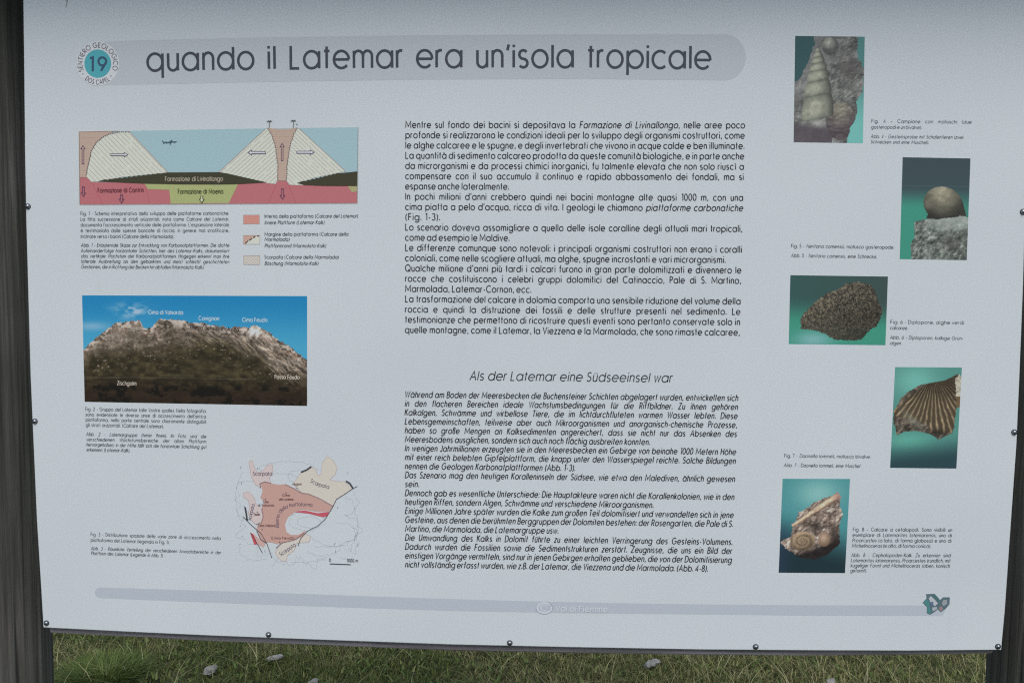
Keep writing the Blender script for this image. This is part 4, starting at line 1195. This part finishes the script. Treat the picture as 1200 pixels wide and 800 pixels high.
def paint_bivalve(u, v):
    x, y = crop_uv(u, v, 68, 32, 547, 757)
    bg = mix((66, 136, 128), (92, 172, 162), np.exp(-((x - 220) / 160) ** 2 - ((y - 130) / 120) ** 2))
    bg = mix(bg, (76, 164, 146), np.exp(-((x - 200) / 160) ** 2 - ((y - 570) / 70) ** 2))
    bg = mix(bg, (34, 66, 74), sstep(560, 760, y + .12 * x))
    xr = x + 8 * (fbm(x / 20, y / 20, 2, 3) - .5) * 2
    out = inside(xr, y, [(110, 280), (125, 250), (170, 210), (250, 160), (340, 142), (430, 125), (520, 78), (530, 130), (522, 330), (515, 440), (505, 500), (410, 550), (340, 510), (240, 490), (160, 495), (105, 522), (75, 420), (75, 340), (105, 300)])
    rk = rock_tex(x, y, 25, 20, (44, 40, 34), (116, 108, 94))
    ang = np.degrees(np.arctan2(y - 70, x - 345))
    ribs = .5 + .5 * np.cos(np.radians((ang + 2.4 * (fbm(x / 40, y / 40, 3, 2) - .5)) * 360 / 6.4))
    rad = np.hypot(x - 345, y - 70)
    fan = (rad > 62) & (y < 445 + .25 * (x - 340)) & (y > 300 - .85 * (x - 120)) | ((x > 330) & (y > 150) & (y < 500))
    rc = mix((62, 54, 40), (150, 134, 104), np.clip(ribs ** 3 * (.1 + 1.15 * fbm(x / 26, y / 26, 33, 4)), 0, 1)) * (.75 + .4 * sstep(140, 320, y))[..., None]
    rk = np.where(fan[..., None], rc, rk)
    rk = mix(rk, (128, 132, 120), .55 * np.exp(-(((x - 220) * .8 - (y - 420)) / 34) ** 2 - ((x - 220) / 80) ** 2))
    rk = mix(rk, (34, 30, 26), .7 * np.exp(-((x - 400) / 60) ** 2 - ((y - 500) / 22) ** 2))
    img = np.where(out[..., None], rk, bg)
    wp = inside(xr, y, [(500, 120), (530, 80), (556, 110), (556, 240), (520, 240)])
    img = np.where(wp[..., None], mix((120, 116, 96), (206, 208, 192), fbm(x / 16, y / 16, 43, 3)), img)
    bp = inside(x, y, [(522, 238), (552, 240), (548, 318), (522, 320)])
    return np.where(bp[..., None], np.array((104, 84, 56)), img)

def paint_cephalopods(u, v):
    x, y = crop_uv(u, v, 62, 38, 563, 742)
    bg = mix((58, 138, 146), (112, 176, 176), np.exp(-((x - 330) / 170) ** 2 - ((y - 150) / 120) ** 2))
    bg = mix(bg, (24, 48, 56), sstep(300, 640, y + .25 * (260 - x)))
    bg = mix(bg, (40, 56, 96), .4 * sstep(200, 60, x) * sstep(300, 500, y))
    xr = x + 12 * (fbm(x / 16, y / 16, 2, 3) - .5) * 2; yr = y + 10 * (fbm(x / 16, y / 16, 6, 3) - .5) * 2
    out = inside(xr, yr, [(65, 510), (140, 470), (150, 400), (175, 340), (200, 285), (255, 255), (330, 200), (480, 150), (500, 190), (495, 240), (522, 300), (500, 380), (512, 520), (430, 600), (330, 642), (200, 625), (110, 560)])
    rk = rock_tex(x, y, 35, 30, (78, 66, 58), (182, 168, 156), 1.8)
    rk = mix(rk, (26, 22, 24), .9 * sstep(520, 600, y + .35 * (x - 300) + 30 * (fbm(x / 25, y / 25, 3, 3) - .5)))
    rk = mix(rk, (40, 32, 30), .8 * np.exp(-((x - 480) / 45) ** 2 - ((y - 480) / 90) ** 2))
    rk = mix(rk, (50, 44, 42), .8 * np.exp(-((x - 330) / 40) ** 2 - ((y - 395) / 40) ** 2))
    img = np.where(out[..., None], rk, bg)
    # ammonite
    dx, dy = (x - 232) / 92, (y - 505) / 74
    d = np.hypot(dx, dy); a = np.arctan2(dy, dx)
    sp = np.cos(2 * math.pi * (np.log(np.maximum(d, .05)) / math.log(2.1) - a / (2 * math.pi)))
    am = mix((92, 78, 62), (150, 130, 104), np.clip(.5 + .32 * sp + .7 * (fbm(x / 14, y / 14, 88, 4) - .5), 0, 1)) * (1.05 - .22 * dy - .1 * dx)[..., None]
    am = am * (.9 + .2 * fbm(x / 10, y / 10, 8, 3))[..., None]
    img = np.where((d < 1)[..., None], am, img)
    d2 = np.hypot((x - 395) / 46, (y - 492) / 54)
    img = np.where((d2 < 1)[..., None], mix((104, 84, 66), (176, 150, 128), np.clip(1.1 - np.hypot((x - 388) / 55, (y - 478) / 60), 0, 1)), img)
    # straight cone
    p0, p1 = np.array((148., 392.)), np.array((492., 158.)); t = p1 - p0; ln = np.hypot(*t); t /= ln
    s = (x - p0[0]) * t[0] + (y - p0[1]) * t[1]; q = (x - p0[0]) * -t[1] + (y - p0[1]) * t[0]
    hw = 13 + 15 * s / ln
    co = (s > 0) & (s < ln) & (np.abs(q) < hw)
    cc = mix((110, 88, 72), (204, 178, 150), np.clip(1 - ((q / hw) + .3) ** 2 * .9, 0, 1))
    cc = mix(cc, (150, 110, 104), sstep(ln - 60, ln, s) * .8) * (.65 + .7 * fbm(s / 20, q / 9, 18, 5, .62))[..., None]
    return np.where(co[..., None], cc, img)

WF4 = (160, 168, 171)
fos = picture('fossil_photograph', (931.9, 42.4), (1013.3, 43.3), (1011.3, 168.0), (930.0, 166.8), 150, 225, paint_gastropods, WF4)
fos['label'] = 'photograph of a turreted snail shell in grey rock'
fos = picture('fossil_photograph', (1057.8, 184.3), (1137.2, 185.8), (1132.9, 304.8), (1054.4, 303.6), 150, 220, paint_snail)
fos['label'] = 'photograph of a round snail shell on pale rock'
fos = picture('fossil_photograph', (926.2, 322.4), (1040.5, 324.0), (1037.6, 404.3), (924.3, 403.0), 220, 160, paint_algae)
fos['label'] = 'photograph of a speckled brown rock on green'
fos = picture('fossil_photograph', (1049.0, 429.9), (1127.2, 430.5), (1120.7, 548.7), (1043.1, 547.8), 150, 220, paint_bivalve)
fos['label'] = 'photograph of a ribbed fan shaped shell'
fos = picture('fossil_photograph', (917.2, 560.6), (996.1, 560.8), (990.2, 671.0), (912.5, 670.6), 150, 210, paint_cephalopods)
fos['label'] = 'photograph of a coiled shell and a straight cone in rock'

# ------------------------------------------------------------------ turf and stones
def blades(name, x, y, h, width, lean, yaw, cols, curl=0.6, z0=None):
    n = len(x)
    z0 = np.full(n, -0.03) if z0 is None else z0
    dx, dy = np.cos(yaw), np.sin(yaw)
    sx, sy = -dy * width / 2, dx * width / 2
    V = np.empty((n, 7, 3), np.float32)
    for k, (t, ww) in enumerate(((0, 1.0), (.45, .85), (.8, .5))):
        bend = lean * (t ** 1.8) * h; up = h * t * (1 - .25 * curl * t * np.minimum(lean, 1.4))
        bx, by, bz = x + dx * bend, y + dy * bend, z0 + up
        V[:, 2 * k] = np.stack([bx + sx * ww, by + sy * ww, bz], -1)
        V[:, 2 * k + 1] = np.stack([bx - sx * ww, by - sy * ww, bz], -1)
    bend = lean * h; up = h * (1 - .3 * curl * np.minimum(lean, 1.6))
    V[:, 6] = np.stack([x + dx * bend, y + dy * bend, z0 + up], -1)
    base = (np.arange(n) * 7)[:, None]
    quads = np.concatenate([base + np.array([0, 1, 3, 2]), base + np.array([2, 3, 5, 4])])
    tris = base + np.array([4, 5, 6])
    me = bpy.data.meshes.new(name)
    me.vertices.add(n * 7); me.vertices.foreach_set('co', V.ravel())
    nq, nt_ = len(quads), len(tris)
    me.loops.add(nq * 4 + nt_ * 3)
    me.loops.foreach_set('vertex_index', np.concatenate([quads.ravel(), tris.ravel()]).astype(np.int32))
    me.polygons.add(nq + nt_)
    me.polygons.foreach_set('loop_start', np.concatenate([np.arange(nq) * 4, nq * 4 + np.arange(nt_) * 3]).astype(np.int32))
    at = me.color_attributes.new('Ink', 'FLOAT_COLOR', 'POINT')
    c = np.ones((n, 7, 4), np.float32); c[:, :, :3] = cols[:, None, :]
    at.data.foreach_set('color', c.ravel())
    me.update(calc_edges=True); me.validate()
    me.materials.append(M_GRASS)
    o = bpy.data.objects.new(name, me); COL.objects.link(o)
    return o

def tint(n, pal, rng):
    pal = np.array(pal) * (0.98, 1.02, .76); a = pal[rng.randint(0, len(pal), n)]; b = pal[rng.randint(0, len(pal), n)]
    t = rng.rand(n, 1)
    return (a * (1 - t) + b * t) * rng.uniform(.5, 1.4, (n, 1))

rg = np.random.RandomState(3)
n1, n2 = 190000, 45000
gx = np.concatenate([rg.uniform(-2.6, 2.6, n1), rg.uniform(-6, 6, n2)])
gy = np.concatenate([rg.uniform(1.05, 3.1, n1), rg.uniform(-3, 9, n2)])
GREEN = [(.11, .15, .045), (.17, .20, .065), (.07, .10, .032), (.20, .22, .085), (.24, .225, .12), (.12, .16, .055)]
patch = fbm(gx * 2.2, gy * 2.2, 44, 4)
gc = tint(n1 + n2, GREEN, rg)
dry = (fbm(gx * 1.3 + 5, gy * 1.3, 45, 4) > .50) & (rg.rand(n1 + n2) < .55)
gc[dry] = tint(int(dry.sum()), [(.36, .31, .19), (.27, .23, .13), (.42, .38, .25)], rg)
gh = rg.uniform(.016, .05, n1 + n2) * (.5 + patch)
tag(blades('grass', gx, gy, gh, rg.uniform(.0016, .0036, n1 + n2), rg.uniform(.2, 1.6, n1 + n2), rg.uniform(0, 6.28, n1 + n2), gc), 'short green and brownish turf behind the board', 'grass', kind='stuff')
# broad little leaves lying among the grass
n3 = 12000
lx, ly = rg.uniform(-2.6, 2.6, n3), rg.uniform(1.05, 3.1, n3)
lc = tint(n3, [(.09, .14, .05), (.14, .19, .065), (.11, .14, .055), (.22, .22, .11)], rg)
tag(blades('ground_cover', lx, ly, rg.uniform(.010, .022, n3), rg.uniform(.005, .010, n3), rg.uniform(.8, 2.2, n3), rg.uniform(0, 6.28, n3), lc, z0=rg.uniform(-.02, .022, n3)),
    'low broad leaves among the turf', 'ground cover', kind='stuff')
# straw: thin dry stalks
n4 = 4200
sx_, sy_ = rg.uniform(-2.5, 2.5, n4), rg.uniform(1.1, 3.0, n4)
keep = rg.rand(n4) < (.3 + .7 * sstep(-1.0, 1.6, sx_))
sx_, sy_ = sx_[keep], sy_[keep]; n4 = len(sx_)
tag(blades('dry_grass', sx_, sy_, rg.uniform(.04, .11, n4), rg.uniform(.0012, .0026, n4), rg.uniform(.5, 2.6, n4), rg.uniform(0, 6.28, n4),
           tint(n4, [(.42, .38, .25), (.5, .46, .33), (.32, .29, .19)], rg), z0=rg.uniform(-.02, .03, n4)), 'pale dry stalks scattered over the turf', 'dry grass', kind='stuff')
# bright tuft beside the post
tc = on_ground(122, 792)
n5 = 2600
ra, rr = rg.uniform(0, 6.28, n5), np.sqrt(rg.rand(n5)) * .10
tag(blades('grass_tuft', tc[0] + rr * np.cos(ra) * 1.25, tc[1] + rr * np.sin(ra), rg.uniform(.05, .10, n5), rg.uniform(.0018, .0036, n5), rg.uniform(.3, 1.5, n5), ra + rg.uniform(-.9, .9, n5),
           tint(n5, [(.14, .19, .065), (.19, .23, .09), (.12, .16, .06)], rg)), 'bright green fine grass tuft at the foot of the left post', 'grass tuft')

def stone(px, py, sx, sy, sz, seed, rot, label):
    c = on_ground(px, py, 0.014)
    V = []; Fq = []; na, nb = 22, 13
    rng = np.random.RandomState(seed)
    ph = rng.uniform(0, 9, 3)
    for j in range(nb):
        b = math.pi * j / (nb - 1)
        for i in range(na):
            a = 2 * math.pi * i / na
            d = np.array((math.sin(b) * math.cos(a), math.sin(b) * math.sin(a), math.cos(b)))
            k = 1 + .95 * (float(fbm(np.array(d[0] * 1.7 + ph[0] + d[2]), np.array(d[1] * 1.7 + ph[1] - d[2]), seed, 4)) - .5)
            p = np.sign(d) * np.abs(d) ** .8 * k * np.array((sx, sy, sz))
            V.append((c[0] + p[0] * math.cos(rot) - p[1] * math.sin(rot), c[1] + p[0] * math.sin(rot) + p[1] * math.cos(rot), c[2] + p[2] + (p[0] / sx) * .006))
    for j in range(nb - 1):
        for i in range(na):
            q = (i + 1) % na
            Fq.append((j * na + i, (j + 1) * na + i, (j + 1) * na + q, j * na + q))
    o = make_mesh('stone', V, Fq, M_STONE, smooth=False)
    tag(o, label, 'stone', 'pale stones lying in the turf')
stone(247, 784, .023, .016, .013, 3, .2, 'rounded pale stone in the turf just right of the bright grass tuft')
stone(322, 770, .032, .012, .008, 5, .12, 'long flat pale stone under the second bottom screw of the board')
stone(366, 800, .018, .012, .010, 8, .6, 'small pale stone low in the turf right of the long flat stone')
stone(763, 777, .033, .018, .010, 12, .3, 'flat pale stone in dry stalks below the middle of the footer bar')
stone(974, 800, .022, .016, .012, 15, 1.0, 'small pale stone in the dry turf near the right post')
